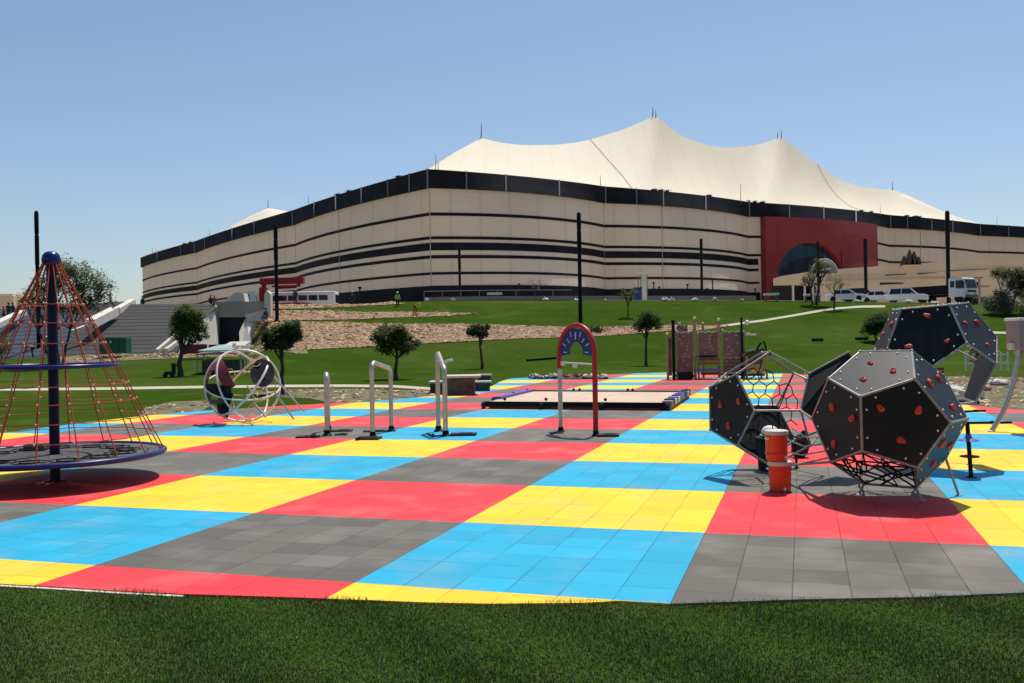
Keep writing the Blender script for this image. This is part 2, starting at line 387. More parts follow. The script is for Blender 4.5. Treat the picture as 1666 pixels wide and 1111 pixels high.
def inside(p, poly):
    c = False; j = len(poly)-1
    for i in range(len(poly)):
        a, b = poly[i], poly[j]
        if (a[1] > p[1]) != (b[1] > p[1]) and p[0] < (b[0]-a[0])*(p[1]-a[1])/(b[1]-a[1])+a[0]: c = not c
        j = i
    return c

# playground surface, its own axes turned to the tile grid
TILE_YAW = -0.30009; TX0, TY0 = 0.95201*EYE, 4.712*EYE
FRONT = [(-260, 930), (-120, 944), (0, 953), (75, 957), (200, 965), (300, 970), (430, 974), (545, 978), (700, 984), (800, 986), (950, 984.5), (1010, 981), (1090, 986), (1160, 984), (1300, 979), (1500, 975), (1660, 968), (1900, 955)]
BACK = [(1980, 690), (1750, 674), (1666, 669), (1575, 660), (1500, 645), (1400, 626), (1330, 613), (1290, 608), (1200, 607), (1085, 606.5), (1020, 608), (960, 611), (880, 614), (830, 616), (812, 622), (800, 629), (760, 639), (720, 643), (690, 646), (640, 651), (590, 655), (530, 657.5), (460, 661), (400, 665), (330, 669), (230, 678), (100, 693), (0, 706), (-200, 728)]
SURF = 0.022
TC = [(p.x, p.y) for p in (G(*q) for q in FRONT+BACK)]
cy, sy_ = math.cos(TILE_YAW), math.sin(TILE_YAW)
loc = [((x-TX0)*cy+(y-TY0)*sy_, -(x-TX0)*sy_+(y-TY0)*cy) for x, y in TC]
tb = MB(); tb.prism([(a, b, 0) for a, b in loc], (0, 0, -.05))
pg = tb.build('playground_surface', M_TILE, kind='structure'); pg.location = (TX0, TY0, SURF); pg.rotation_euler = (0, 0, TILE_YAW)
# concrete kerb strip showing along the near left edge
kb = MB(); kp = [G(*q) for q in FRONT]
for a, b in zip(kp[:5], kp[1:6]):
    d = (b-a); n_ = V(d.y, -d.x, 0).normalized()*.05
    kb.prism([a+V(0, 0, -.05), b+V(0, 0, -.05), b+n_+V(0, 0, -.05), a+n_+V(0, 0, -.05)], (0, 0, .062))
kb.build('playground_kerb', 'pale', kind='structure')

# footpaths
def ribbon(name, line, wpx, m, lift=.02):
    top = [(x, y-wpx/2) for x, y in line]; bot = [(x, y+wpx/2) for x, y in reversed(line)]
    return drape(name, top+bot, m, lift, 1.5)
ribbon('footpath', [(-250, 636), (0, 634), (150, 633), (300, 630.5), (450, 628.5), (560, 628), (640, 629), (705, 633)], 4.2, 'path', .02)
ribbon('hill_path', [(1100, 540), (1150, 534.5), (1200, 527.5), (1245, 521.5), (1290, 514), (1330, 507), (1360, 502.5), (1400, 499.5), (1440, 499)], 3.4, 'path', .05)
ribbon('side_path', [(1560, 543), (1610, 541.5), (1666, 543), (1720, 546)], 3.4, 'path', .05)
# paving of the plateau round the stadium (beyond the crest)
pl = []
for px in range(-500, 2300, 40):
    d = 118 if px < 440 else 107.5; pl.append(((px-833)/F*d, d))
pl += [(430, 480), (200, 480), (-200, 520), (-520, 520)]
drape_w('plateau_paving', pl, 'plateau', .05, 6)
drape('road', [(1470, 491.5), (1520, 492), (1570, 493.5), (1666, 497.5), (1760, 502), (1760, 499), (1666, 493.5), (1600, 491), (1540, 489.5), (1480, 489)], 'path', .08, 3)
# bare soil and rubble patches round the playground
SOIL1 = [(405, 640), (470, 634), (560, 633), (700, 636), (712, 643), (690, 646.3), (640, 651.3), (590, 655.3), (545, 656.5), (500, 648), (440, 646)]
SOIL2 = [(225, 678), (235, 664), (280, 654), (330, 652), (345, 660), (328, 669)]
SOIL3 = [(1400, 625.5), (1470, 616), (1560, 612), (1680, 615), (1760, 630), (1750, 673.8), (1666, 668.8), (1575, 659.8), (1500, 644.8)]
SOIL4 = [(90, 590), (100, 578), (230, 577), (360, 573), (500, 572), (500, 577), (360, 581), (230, 585.5), (120, 592)]
for i, s_ in enumerate((SOIL1, SOIL2, SOIL3, SOIL4)): drape('soil_patch', s_, 'soil', .015 if i < 3 else .04, 1.0)
# rock-faced terraces on the slope
BANKA = [(404, 524), (470, 524), (560, 525), (640, 527.5), (760, 528), (860, 531), (950, 533), (1040, 530), (1090, 529.5), (1190, 531), (1130, 538), (1090, 539), (1000, 546), (940, 549.5), (860, 551), (800, 554), (720, 558), (640, 562), (560, 566.5), (470, 571), (402, 575)]
BANKB = [(440, 506), (520, 506), (620, 508), (720, 509), (778, 510.5), (720, 515), (620, 518), (560, 520.5), (480, 522), (438, 522)]
BANKC = [(440, 491), (520, 491.5), (600, 493), (660, 494.5), (600, 498), (520, 502), (440, 503.5)]
for s_, nm in ((BANKA, 'rock_bank'), (BANKB, 'rock_bank'), (BANKC, 'rock_bank')): drape(nm, s_, 'rubble', .06, 1.0)

def stones(name, polys, n, r0, r1, m, seed, lift=0, label=None, flat=.6):
    rr = random.Random(seed); mb = MB()
    base = [V(1, 0, 0), V(0, 1, 0), V(-1, 0, 0), V(0, -1, 0), V(0, 0, 1), V(.6, .6, .6), V(-.6, .6, .6), V(-.6, -.6, .6), V(.6, -.6, .6)]
    F8 = [(0, 5, 8), (0, 1, 5), (1, 6, 5), (1, 2, 6), (2, 7, 6), (2, 3, 7), (3, 8, 7), (3, 0, 8), (4, 5, 6), (4, 6, 7), (4, 7, 8), (4, 8, 5)]
    for poly in polys:
        W = [G(*p) for p in poly]; W2 = [(p.x, p.y) for p in W]
        x0, x1 = min(p[0] for p in W2), max(p[0] for p in W2); y0, y1 = min(p[1] for p in W2), max(p[1] for p in W2)
        k = 0; tries = 0; tgt = int(n*(x1-x0)*(y1-y0))
        while tries < tgt:
            tries += 1
            x, y = rr.uniform(x0, x1), rr.uniform(y0, y1)
            if not inside((x, y), W2): continue
            q = rr.uniform(r0, r1); a = rr.uniform(0, 6.28); c = V(x, y, terr(x, y)+lift)
            vs = []
            for b in base:
                s_ = q*rr.uniform(.7, 1.15); vs.append(c+V((b.x*math.cos(a)-b.y*math.sin(a))*s_*1.2, (b.x*math.sin(a)+b.y*math.cos(a))*s_, b.z*s_*flat*1.4))
            mb.add(vs, F8)
    return mb.build(name, m, kind='stuff')
stones('bank_rocks', [BANKA, BANKB, BANKC], 10.5, .06, .19, 'stone', 3, .01)
stones('bank_rocks_pale', [BANKA, BANKB, BANKC], 4.0, .05, .16, 'stonep', 13, .02)
stones('bank_rocks_dark', [BANKA, BANKB, BANKC], 3.2, .05, .22, 'stoneb', 4, .01)
stones('loose_rubble', [SOIL1, SOIL2, SOIL3], 1.6, .03, .12, 'stonep', 5, .0)
stones('loose_brown_rubble', [SOIL1, SOIL2, SOIL3], 2.0, .03, .12, 'stoneb', 6, .0)
stones('gravel_edge', [SOIL4], 2.0, .08, .25, 'stone', 8, .0)

# grass blades where the lawn is close to the camera
def blades():
    rng = np.random.default_rng(5); n = 330000
    y = 5.4+ (11.5-5.4)*rng.random(n)**1.25; x = (rng.random(n)*2-1)*(y*.62+.3)
    poly = [(a, b) for a, b in TC]
    # front boundary as y(x)
    fx = np.array([p.x for p in kp]); fy = np.array([p.y for p in kp])
    keep = y < np.interp(x, fx, fy)+.035+rng.normal(0, .012, n)+.03*np.sin(x*2.3)*np.sin(x*.9+1); x, y = x[keep], y[keep]; n = len(x)
    a = rng.random(n)*2*np.pi; h = (.010+.020*rng.random(n))*(.8+.5*np.sin(x*1.9+y*1.3)**2); wd = .0018+.0018*rng.random(n)
    lx = rng.normal(0, .011, n); ly = rng.normal(-.001, .011, n)
    dx, dy = np.cos(a)*wd, np.sin(a)*wd
    v = np.empty((n, 5, 3))
    v[:, 0] = np.c_[x-dx, y-dy, np.zeros(n)]; v[:, 1] = np.c_[x+dx, y+dy, np.zeros(n)]
    v[:, 2] = np.c_[x+dx*.8+lx*.4, y+dy*.8+ly*.4, h*.6]; v[:, 3] = np.c_[x-dx*.8+lx*.4, y-dy*.8+ly*.4, h*.6]
    v[:, 4] = np.c_[x+lx, y+ly, h]
    edge = np.clip(1-(np.interp(x, fx, fy)-y)/.10, 0, 1)      # taller uncut blades leaning over the edge
    v[:, 2:, 2] *= (1+edge*(.15+.55*np.sin(x*3.1)**2))[:, None]; v[:, 4, 1] += edge*.010
    o = np.arange(n)*5
    quads = np.c_[o, o+1, o+2, o+3]; tris = np.c_[o+3, o+2, o+4]
    me = bpy.data.meshes.new('grass_blades'); me.vertices.add(n*5); me.vertices.foreach_set('co', v.ravel())
    me.loops.add(n*7); me.polygons.add(n*2)
    li = np.c_[quads, tris].ravel(); me.loops.foreach_set('vertex_index', li)
    st = np.c_[np.arange(n)*7, np.arange(n)*7+4].ravel(); me.polygons.foreach_set('loop_start', st)
    me.polygons.foreach_set('loop_total', np.tile([4, 3], n)); me.update(calc_edges=True)
    m = bpy.data.materials.new('grass_blade'); m.use_nodes = True; nn = m.node_tree; b = nn.nodes['Principled BSDF']
    b.inputs['Roughness'].default_value = .75; b.inputs['Specular IOR Level'].default_value = .2
    tc = N(nn, 'ShaderNodeTexCoord')
    def nz(s, d=3):
        q = N(nn, 'ShaderNodeTexNoise'); q.inputs['Scale'].default_value = s; q.inputs['Detail'].default_value = d; nn.links.new(tc.outputs['Object'], q.inputs['Vector'])
        r = N(nn, 'ShaderNodeMapRange'); r.inputs['From Min'].default_value = .35; r.inputs['From Max'].default_value = .68; nn.links.new(q.outputs['Fac'], r.inputs['Value']); return r.outputs[0]
    c = mixc(nn, nz(1.3, 5), (.054, .096, .015), (.105, .155, .030)); c = mixc(nn, mth(nn, 'MULTIPLY', nz(4.5, 4), .5), c, (.035, .060, .010)); c = mixc(nn, nz(60, 1), c, (.15, .18, .06)); c = mixc(nn, mth(nn, 'MULTIPLY', nz(.6, 6), .35), c, (.15, .155, .06))
    nn.links.new(c, b.inputs['Base Color'])
    me.materials.append(m); ob = bpy.data.objects.new('lawn_grass', me); COL.objects.link(ob); ob['kind'] = 'stuff'
blades()

# ------------------------------------------------------------------ the stadium
def hor(px): return 555.5+F*math.tan(PITCH)+(px-833)*sr
CUSP = [(234, 496), (323, 421), (484, 328), (703, 254), (985.7, 288), (1219, 327), (1448, 370), (1594, 406), (1800, 455)]
cw = [V((px-833)/F*d, d) for px, d in CUSP]
ZG, ZT = 5.4, 48.3
fac, fbl = [], []   # facade plan line: straight chords between the cusps and, per point, the outward bulge
for i in range(len(cw)-1):
    a, b = cw[i], cw[i+1]; ch = b-a; nrm = V(ch.y, -ch.x).normalized(); L = ch.length
    for k in range(24):
        t = k/24; fac.append(a+ch*t); fbl.append(nrm*L*4*t*(1-t)*(.30, .28, .42, 1.05, .95, .95, .6, .4)[i])
fac.append(cw[-1]); fbl.append(V(0, 0))
BF = [(0, .25), (17, .19), (26, .145), (30, .13), (36, .115), (43.4, .085), (48.3, .04), (60, .04)]
def bf(z):
    for (z0, b0), (z1, b1) in zip(BF[:-1], BF[1:]):
        if z <= z1: return b0+(b1-b0)*(z-z0)/(z1-z0)
    return .04
def fpos(i, z): return fac[i]+fbl[i]*bf(z)
fpx = [pxof(fpos(i, 36).x, fpos(i, 36).y) for i in range(len(fac))]
for i in range(1, len(fpx)): fpx[i] = max(fpx[i], fpx[i-1]+1e-4)
def fac_at(px, z=40):
    for i in range(len(fac)-1):
        a, b = fpos(i, z), fpos(i+1, z); pa, pb = pxof(*a), pxof(*b)
        if pa <= px <= pb: return a.lerp(b, (px-pa)/(pb-pa))
    return fac[-1]
fn = []
for i in range(len(fac)):
    d = fpos(min(i+1, len(fac)-1), 36)-fpos(max(i-1, 0), 36); fn.append(V(d.y, -d.x).normalized())
def off(i, o, z=46): return fpos(i, z)+fn[i]*o
back = [V(420, 620), V(330, 790), V(60, 830), V(-140, 700)]
st = thing('stadium', 'huge tent shaped stadium with cream walls, dark stripes and a peaked white roof', 'stadium', (0, 250, 0))
SO = V(0, 250, 0)
def sbuild(mb, name, m, smooth=False, par=None, **k):
    mb.v = [(x-SO.x, y-SO.y, z) for x, y, z in mb.v]; return mb.build(name, m, par or st, smooth, **k)
iL = min(range(len(fac)), key=lambda i: abs(fpx[i]-1241)); iR = min(range(len(fac)), key=lambda i: abs(fpx[i]-1421.5))
wall = MB(); ZW = [ZG, 11, 17, 23, 27, 30, 33, 36, 40, 43.4, 46, ZT]
bk2 = back+[fac[0]]
wall.grid([[V(*fpos(i, z), z) for i in range(len(fac))]+[V(*p, z) for p in bk2] for z in ZW])
sbuild(wall, 'wall', 'cream', fix=False)
def strip(z0, z1, o, i0=0, i1=None, name='dark_stripe', m='band', par=None):
    i1 = len(fac)-1 if i1 is None else i1; mb = MB(); R = range(i0, i1+1); n = max(1, int((z1-z0)/2.5)); rows_ = []
    pt = lambda i, o_, z: V(*off(i, o_, z), z)
    rows_.append([pt(i, -.1, z0) for i in R])
    for k in range(n+1): rows_.append([pt(i, o, z0+(z1-z0)*k/n) for i in R])
    rows_.append([pt(i, -.1, z1) for i in R])
    mb.grid(rows_); return sbuild(mb, name, m, par=par, fix=False)
pr = strip(43.4, 48.45, .9, name='parapet')
for a, b in ((36.0, 36.85), (29.6, 30.4)): strip(a, b, .12)
for a, b in ((26.6, 28.7), (24.4, 25.3), (20.0, 20.7)): strip(a, b, .12, 0, iL)
for a, b in ((24.4, 25.2),): strip(a, b, .12, iR, min(range(len(fac)), key=lambda i: abs(fpx[i]-1540)))
strip(ZG, 17.0, .25, 0, iL, name='base_wall')
# vertical seams and parapet posts, service clutter on the rim
for px in (555, 703, 985.7, 1080, 1394, 1500, 323, 484):
    q = MB(); q.tube([V(*fac_at(px, z), z)+V(0, -.05, 0) for z in (17, 23, 30, 36, 43.4)], .14, 4); sbuild(q, 'membrane_seam', 'creamdark')
for px in (262, 300, 323, 340, 385, 421, 484, 520, 555, 597, 640, 675, 703, 762, 825, 910, 985.7, 1037, 1080, 1148, 1219, 1285, 1340, 1392, 1448, 1476, 1515, 1549, 1594, 1640):
    i = min(range(len(fac)), key=lambda i: abs(fpx[i]-px)); p = fac_at(px, 43.5)+fn[i]*1.05; p2 = fac_at(px, 48.3)+fn[i]*1.05
    q = MB(); q.tube([(p.x, p.y, 43.4), (p2.x, p2.y, 48.5)], .26, 4); sbuild(q, 'rim_post', 'postg')
for px in (300, 312, 545, 560, 1078, 1092, 1100, 1225, 1237, 1250, 1420, 1432, 1480, 1500, 1510, 650, 1170):
    i = min(range(len(fac)), key=lambda i: abs(fpx[i]-px)); p = off(i, .2, 48.3)
    q = MB(); q.box((p.x, p.y, 48.7), (rnd.uniform(1.0, 2.4), .7, .45)); q.tube([(p.x-1.2, p.y, 48.7), (p.x+.2, p.y, 49.2), (p.x+1.3, p.y, 48.8)], .09, 4); sbuild(q, 'rim_equipment', 'band')
# roof membrane: eave -> ridge -> back
RID = [  # px, py of the skyline, distance behind the facade
 (234, None, 2), (300, None, 6), (334, 391, 10), (360, 378, 30), (385, 363, 50), (410, 350, 62), (436, 338.5, 72), (455, 341.5, 74), (474, 345, 74), (520, None, 60), (600, None, 45), (660, None, 25),
 (690, 280, 12), (710, 266.5, 22), (740, 247.5, 34), (783, 224.5, 45), (815, 232, 47), (850, 236, 48), (905, 235.5, 50), (935, 232, 50), (960, 227, 50), (1010, 212, 51), (1040, 199.5, 51), (1066, 188.5, 52),
 (1085, 203, 52), (1110, 222, 51), (1150, 236, 50), (1180, 240.5, 50), (1212, 238.5, 50), (1235, 234.5, 50), (1255, 228.5, 50), (1271, 222.5, 50), (1300, 245, 48), (1330, 268, 46), (1370, 295, 46), (1400, 303, 48),
 (1430, 307.5, 52), (1452, 308.5, 54), (1475, 317, 50), (1500, 328.5, 44), (1530, 342, 36), (1560, 354, 26), (1596, 364, 14), (1666, None, 12), (1790, None, 12)]
rows = []
add_lines(M['roof'], 7.0, .05, 'X'); add_lines(M['cream'], 8.0, .10, 'X')
for px, py, o in RID:
    i = min(range(len(fac)), key=lambda i: abs(fpx[i]-px)); e = off(i, .3, 48.3); d = e.y+o
    inw = V(e.x, e.y)
    x = (px-833)/F*d; z = (P(px, py, d).z if py else 49.6); rp = P(px, py, d) if py else V(x, d, z)
    col = []
    pk = max(0, rp.z-50)
    for s in (0, .12, .25, .4, .55, .7, .85, 1):
        sag = -4*s*(1-s)*pk*.10
        col.append(V(e.x, e.y, 48.4)*(1-s)+rp*s+V(0, 0, sag))
    bx = rp+V(rp.x*.06, 45, 0); bx.z = max(49.5, 50+pk*.25); col.append((rp+bx)/2+V(0, 0, -pk*.12)); col.append(bx)
    b3 = bx+V(bx.x*.05, 90, 0); b3.z = 49; col.append(b3)
    rows.append(col)
# subdivide across and blend so that the folds stay at the peaks
fine = []
for a, b in zip(rows[:-1], rows[1:]):
    for t in (0, .5): fine.append([p*(1-t)+q*t for p, q in zip(a, b)])
fine.append(rows[-1])
rb_ = MB(); rb_.grid(fine); roof = sbuild(rb_, 'roof', 'roof', smooth=True)
for o in (roof,):
    for p in o.data.polygons: p.use_smooth = True
# cable seams lying on the roof
def surf(px, s):
    k = 0
    while k < len(RID)-2 and RID[k+1][0] < px: k += 1
    t = (px-RID[k][0])/(RID[k+1][0]-RID[k][0]); q = s*7; c = []
    SS = (0, .12, .25, .4, .55, .7, .85, 1)
    j = 0
    while j < 6 and SS[j+1] < s: j += 1
    u = (s-SS[j])/(SS[j+1]-SS[j])
    f = lambda col: col[j]*(1-u)+col[j+1]*u
    return f(rows[k])*(1-t)+f(rows[k+1])*t
for (p0, s0), (p1, s1) in (((960, 1), (1037, 0)), ((1330, 1), (1420, 0))):
    q = MB(); q.tube([surf(p0+(p1-p0)*t, s0+(s1-s0)*t)+V(0, -.15, .25) for t in [k/12 for k in range(13)]], .09, 5); sbuild(q, 'roof_cable', 'creamdark', par=roof)
def spike(px, y0, y1, d, r=.16):
    a, b = P(px, y1, d), P(px, y0, d); q = MB(); q.tube([a, b], [r, r*.5], 5); sbuild(q, 'mast', 'postg', par=roof)
def rd(px):
    k = min(range(len(RID)), key=lambda i: abs(RID[i][0]-px)); return rows[k][7].y
for px, y0, y1 in ((783, 201, 226), (1062, 174, 190), (1067, 180, 190), (1271, 211, 224), (1265, 215, 225), (436, 325, 339), (1452, 296, 310)): spike(px, y0, y1, rd(px), .2)
for px, y0, y1 in ((709, 251, 280), (713, 262, 280), (977, 285, 304), (1205, 300, 331), (1432, 335, 350), (1622, 352, 369), (502, 320, 340), (341, 372, 389), (248, 402, 418), (255, 405, 417)):
    spike(px, y0, y1, fac_at(px).y, .12)
# red portal with the glass arch
i0, i1 = iL, iR; po = 2.2
pR = range(i0, i1+1); apx0, apx1 = 1258.5, 1364.0; ac = (apx0+apx1)/2
def arch_z(px):
    u = (px-ac)/((apx1-apx0)/2)
    if abs(u) >= 1: return None
    p = fac_at(px); base = P(px, 455, p.y).z; top = P(px, 396.5, p.y).z
    return base+(top-base)*math.sqrt(1-u*u)
q = MB(); n_ = 90; nn = V(.55, -.83)
def ppos(px, z, o=po): p = fac_at(px, z)+nn*o; return V(p.x, p.y, z)
cols = []
for k in range(n_+1):
    px = 1240+(1422-1240)*k/n_; z0 = arch_z(px) or ZG
    if abs(px-apx0) < 1.2: z0 = ZG
    cols.append([ppos(px, z0+(43.38-z0)*u/8) for u in range(9)]+[ppos(px, z0, -.2)])
q.grid([c[:9] for c in cols])
for a, b in zip(cols[:-1], cols[1:]): q.add([a[0], b[0], b[9], a[9]], [(0, 1, 2, 3)])
for px in (1240, 1422): q.grid([[ppos(px, z) for z in (ZG, 15, 25, 35, 43.38)], [ppos(px, z, -.2) for z in (ZG, 15, 25, 35, 43.38)]])
portal = sbuild(q, 'entrance_portal', 'portal', fix=False)
q = MB(); q.grid([[ppos(px, z, .5) for px in range(1256, 1368, 4)] for z in (6, 14, 20, 26, 32, 37)]); sbuild(q, 'arch_glass', 'glass', par=portal, fix=False)
lowg = [(1259, None), (1272, 436), (1290, 424), (1310, 417), (1328, 415), (1345, 421), (1360, 434)]
q = MB(); rws = []
for px, y in lowg:
    zt = P(px, y, fac_at(px, 24).y).z if y else 12; rws.append([ppos(px, z, .75) for z in (6, (6+zt)/2, zt)])
q.grid(rws); sbuild(q, 'arch_lower_glazing', 'recess', par=portal, fix=False)
q = MB()
for px in (1285, 1311, 1337):
    za = arch_z(px); q.tube([ppos(px, 10, 1), ppos(px, 18, 1), ppos(px, za, 1)], .09, 4)
sbuild(q, 'arch_mullions', 'band', par=portal)

# long low entrance building in front
eb = thing('entrance_building', 'long sand coloured low building with rising roofline beside the red stadium portal', 'building', (150, 300, 0))
TOPE = [(1258, 453), (1272, 449), (1290, 446), (1330, 440.5), (1380, 436.5), (1422, 433.5), (1480, 429), (1540, 425), (1600, 420), (1666, 414), (1780, 404)]
def ed(px): return 286+(px-1258)*.15
EO = V(150, 300, 0)
def eb_build(mb, n, m, par=None): mb.v = [(x-EO.x, y-EO.y, z) for x, y, z in mb.v]; return mb.build(n, m, par or eb)
q = MB()
f1 = [P(px, py, ed(px)) for px, py in TOPE]
lowy = lambda px: 464 if px < 1312 else 495
for a, b, (pa, _), (pb, _) in zip(f1[:-1], f1[1:], TOPE[:-1], TOPE[1:]):
    la = P(pa, 463 if pa < 1325 else 500, ed(pa)); lb_ = P(pb, 463 if pb < 1325 else 500, ed(pb))
    if pa < 1325 <= pb: la = P(pa, 463, ed(pa)); lb_ = P(pb, 465, ed(pb))
    o = V(4, 14, 0)
    q.add([la, lb_, b, a, la+o, lb_+o, b+o, a+o], [(0, 1, 2, 3), (3, 2, 6, 7), (4, 7, 6, 5), (0, 4, 5, 1)])
a, b = f1[0], P(1258, 463, ed(1258)); q.add([a, b, b+V(4, 14, 0), a+V(4, 14, 0)], [(0, 1, 2, 3)])
eb_build(q, 'roof_mass', 'sand')
q = MB(); a = P(1328, 464, ed(1328)-.2); b = P(1384, 464, ed(1384)-.2)
q.prism([V(a.x, a.y, ZG), V(b.x, b.y, ZG), V(b.x, b.y, b.z), V(a.x, a.y, a.z)], (1, 10, 0)); eb_build(q, 'wall', 'sand')
q = MB(); a = P(1256, 463, ed(1258)+6); b = P(1330, 463, ed(1330)+6)
q.prism([V(a.x, a.y, ZG), V(b.x, b.y, ZG), V(b.x, b.y, b.z+.5), V(a.x, a.y, a.z+.5)], (1, 5, 0)); eb_build(q, 'recess_shade_box', 'recess')  # near-black box set back, its colour stands in for shade under the overhang
for px in (1290, 1309, 1322):
    q = MB(); a = P(px, 464, ed(px)+.8); q.tube([(a.x, a.y, ZG), (a.x, a.y, a.z)], .35, 6); eb_build(q, 'column', 'pale')
for pa, ya, pb, yb, hh in ((1440, 448.5, 1474, 446.5, .5), (1493, 446.5, 1524, 443.5, .55), (1432, 463.5, 1470, 461.5, .8), (1556, 455, 1600, 452, .5), (1545, 441, 1606, 438, .3)):
    a, b = P(pa, ya, ed(pa)-.25), P(pb, yb, ed(pb)-.25); q = MB(); q.prism([a, b, b+V(0, 0, hh*.5), a+V(0, 0, hh)], (0, .22, 0)); eb_build(q, 'window_slit', 'recess')
q = MB()
for pa, ya, pb, yb in ((1330, 452, 1666, 436), (1310, 458, 1560, 452)):
    a, b = P(pa, ya, ed(pa)-.3), P(pb, yb, ed(pb)-.3); q.prism([a, b, b+V(0, 0, .25), a+V(0, 0, .25)], (0, .28, 0))
eb_build(q, 'wall_ledge', 'creamdark')
# dark spired screen standing on that building
sc = thing('spired_screen', 'dark lattice ornament of three pointed fins on the sandy building roof', 'ornament', P(1483, 431, 316))
q = MB()
for dx, h, wd in ((-2.3, 3.2, 1.1), (-.5, 5.2, 1.3), (1.0, 4.6, 1.2), (2.4, 2.8, 1.0)):
    q.prism([V(dx-wd, 0, 0), V(dx+wd, 0, 0), V(dx+wd*.7, 0, h*.6), V(dx+.12, 0, h), V(dx-.12, 0, h), V(dx-wd*.7, 0, h*.6)], (0, .5+abs(dx)*.1, 0))
q.build('fins', 'trunk', sc)
q = MB(); q.box((0, .3, -.2), (6.4, 1.6, .5)); q.build('plinth', 'sand', sc)
# round glazed shell roof by the portal
ds = thing('shell_canopy', 'round pale shell canopy with a bright rib in front of the arch', 'canopy', P(1341, 447, 268)); ds.scale = (.72, .72, .72)
q = MB(); rr_ = 5.2; rws = []
for i in range(9):
    t = PI*i/16+.15; rws.append([V(rr_*math.cos(t)*math.cos(a), rr_*.5*math.sin(a)*math.cos(t), 6.3*math.sin(t)-.3) for a in [2*PI*j/24 for j in range(25)]])
q.grid(rws); q.build('shell', 'postg', ds, smooth=True)
q = MB(); q.tube([V(-rr_-.2, -1.6, -.4), V(-rr_*.7, -2.4, 1.2), V(-rr_*.25, -2.8, 2.0), V(rr_*.3, -2.9, 2.2)], [.25, .4, .5, .3], 6); q.build('rib', 'white', ds)
q = MB(); q.tube([V(rr_*math.cos(t)*1.04, -.3, 6.6*math.sin(t)-.3) for t in [PI*k/16 for k in range(17)]], .22, 6); q.build('rim', 'pale', ds)
q = MB(); q.tube([V(0, 0, -7), V(0, 0, 0)], .3, 8); q.tube([V(3.5, 0, -7), V(3.5, 0, 1)], .2, 8); q.build('support', 'pale', ds)

# ------------------------------------------------------------------ amphitheatre terraces and the tunnel on the left
def stepped(name, label, bl, br, tl, tr, n, m, cat='terrace'):
    """tiers rising from the bottom edge (bl-br) to the top edge (tl-tr)"""
    t = thing(name, label, cat, ((bl+br)/2)); o = t.location; q = MB()
    for k in range(n):
        a0, a1 = bl+(tl-bl)*(k/n), br+(tr-br)*(k/n); b0, b1 = bl+(tl-bl)*((k+1)/n), br+(tr-br)*((k+1)/n)
        z = b0.z; z1 = b1.z
        rs = .03
        low = [V(a0.x, a0.y, a0.z-1.2), V(a1.x, a1.y, a1.z-1.2), V(a1.x, a1.y, a1.z+rs), V(a0.x, a0.y, a0.z+rs)]
        q.add([p-o for p in low]+[V(b1.x, b1.y, b1.z)-o, V(b0.x, b0.y, b0.z)-o], [(0, 1, 2, 3), (3, 2, 4, 5), (1, 4, 2), (0, 3, 5)])
    q.build('tiers', m, t, fix=False); return t, o
bl, br_ = P(95, 585, 86), P(282, 579, 86); tl, tr_ = P(150, 495, 108.5), P(348, 494, 108)
t, o = stepped('grey_terrace', 'dark grey stepped terrace bank behind the green container', bl, br_, tl, tr_, 15, 'step')
t, o = stepped('blue_terrace', 'blue grey stepped terrace bank at far left behind the red net climber', P(-130, 598, 88), P(140, 583, 88.5), P(-60, 506, 109), P(214, 489.5, 112), 14, 'bluestep')
def slabwall(name, label, pts, th, m, cat='parapet'):
    """upright parapet whose face follows the listed points (top line), with real thickness"""
    c = sum(pts, V(0, 0, 0))/len(pts); t = thing(name, label, cat, c); q = MB()
    q.prism([p-c for p in pts], th); q.build('coping', m, t); return t
def beam(a, b, wd, h, m, name, label, cat, bev=.03):
    t = thing(name, label, cat, (a+b)/2); d = b-a; q = MB()
    ax = d.normalized(); side = V(0, 0, 1).cross(ax).normalized(); up = ax.cross(side)
    q.box((0, 0, 0), (d.length, wd, h), 0, bev, Matrix((ax, side, up)).transposed()); q.build('coping', m, t); return t
beam(P(147, 527, 92), P(187, 506, 101), .9, .9, 'pale', 'stair_parapet', 'cream concrete stair parapet between the blue and the grey terrace', 'parapet')
beam(P(190, 506, 103), P(216, 491, 111), .7, .7, 'pale', 'stair_parapet', 'upper cream stair parapet at the top of the grey terrace', 'parapet')
beam(P(-40, 545, 90), P(38, 508, 104), .8, .6, 'pale', 'stair_parapet', 'thin white parapet edging the far left of the blue terrace', 'parapet')
beam(P(118, 540, 90), P(152, 527, 92), .5, .4, 'pale', 'stair_parapet', 'low pale parapet end beside the blue terrace steps', 'parapet')
tn = thing('tunnel_entrance', 'concrete tunnel portal with dark opening and cream parapet walls under the slope', 'tunnel', P(385, 575, 88)); o = tn.location.copy()
def tp(px, py, d): return P(px, py, d)-o
q = MB(); q.prism([tp(349, 516, 88), tp(433, 516, 88), tp(433, 490.5, 88), tp(349, 490.5, 88)], (0, 2.5, 0)); q.build('lintel', 'concrete', tn)
q = MB(); q.prism([tp(346, 562, 87.6), tp(353, 562, 87.6), tp(353, 497, 87.6), tp(346, 501, 87.6)], (0, 7, 0)); q.build('pier', 'concrete', tn)
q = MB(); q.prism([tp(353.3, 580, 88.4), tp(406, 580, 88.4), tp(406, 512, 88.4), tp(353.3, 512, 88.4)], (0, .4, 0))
q.prism([tp(353.2, 580, 87.9), tp(354.2, 580, 87.9), tp(354.2, 516.5, 87.9), tp(353.2, 516.5, 87.9)], (0, .45, 0)); q.build('dark_interior', 'recess', tn)  # near-black slab close behind the lintel, painted as the tunnel's inner shade
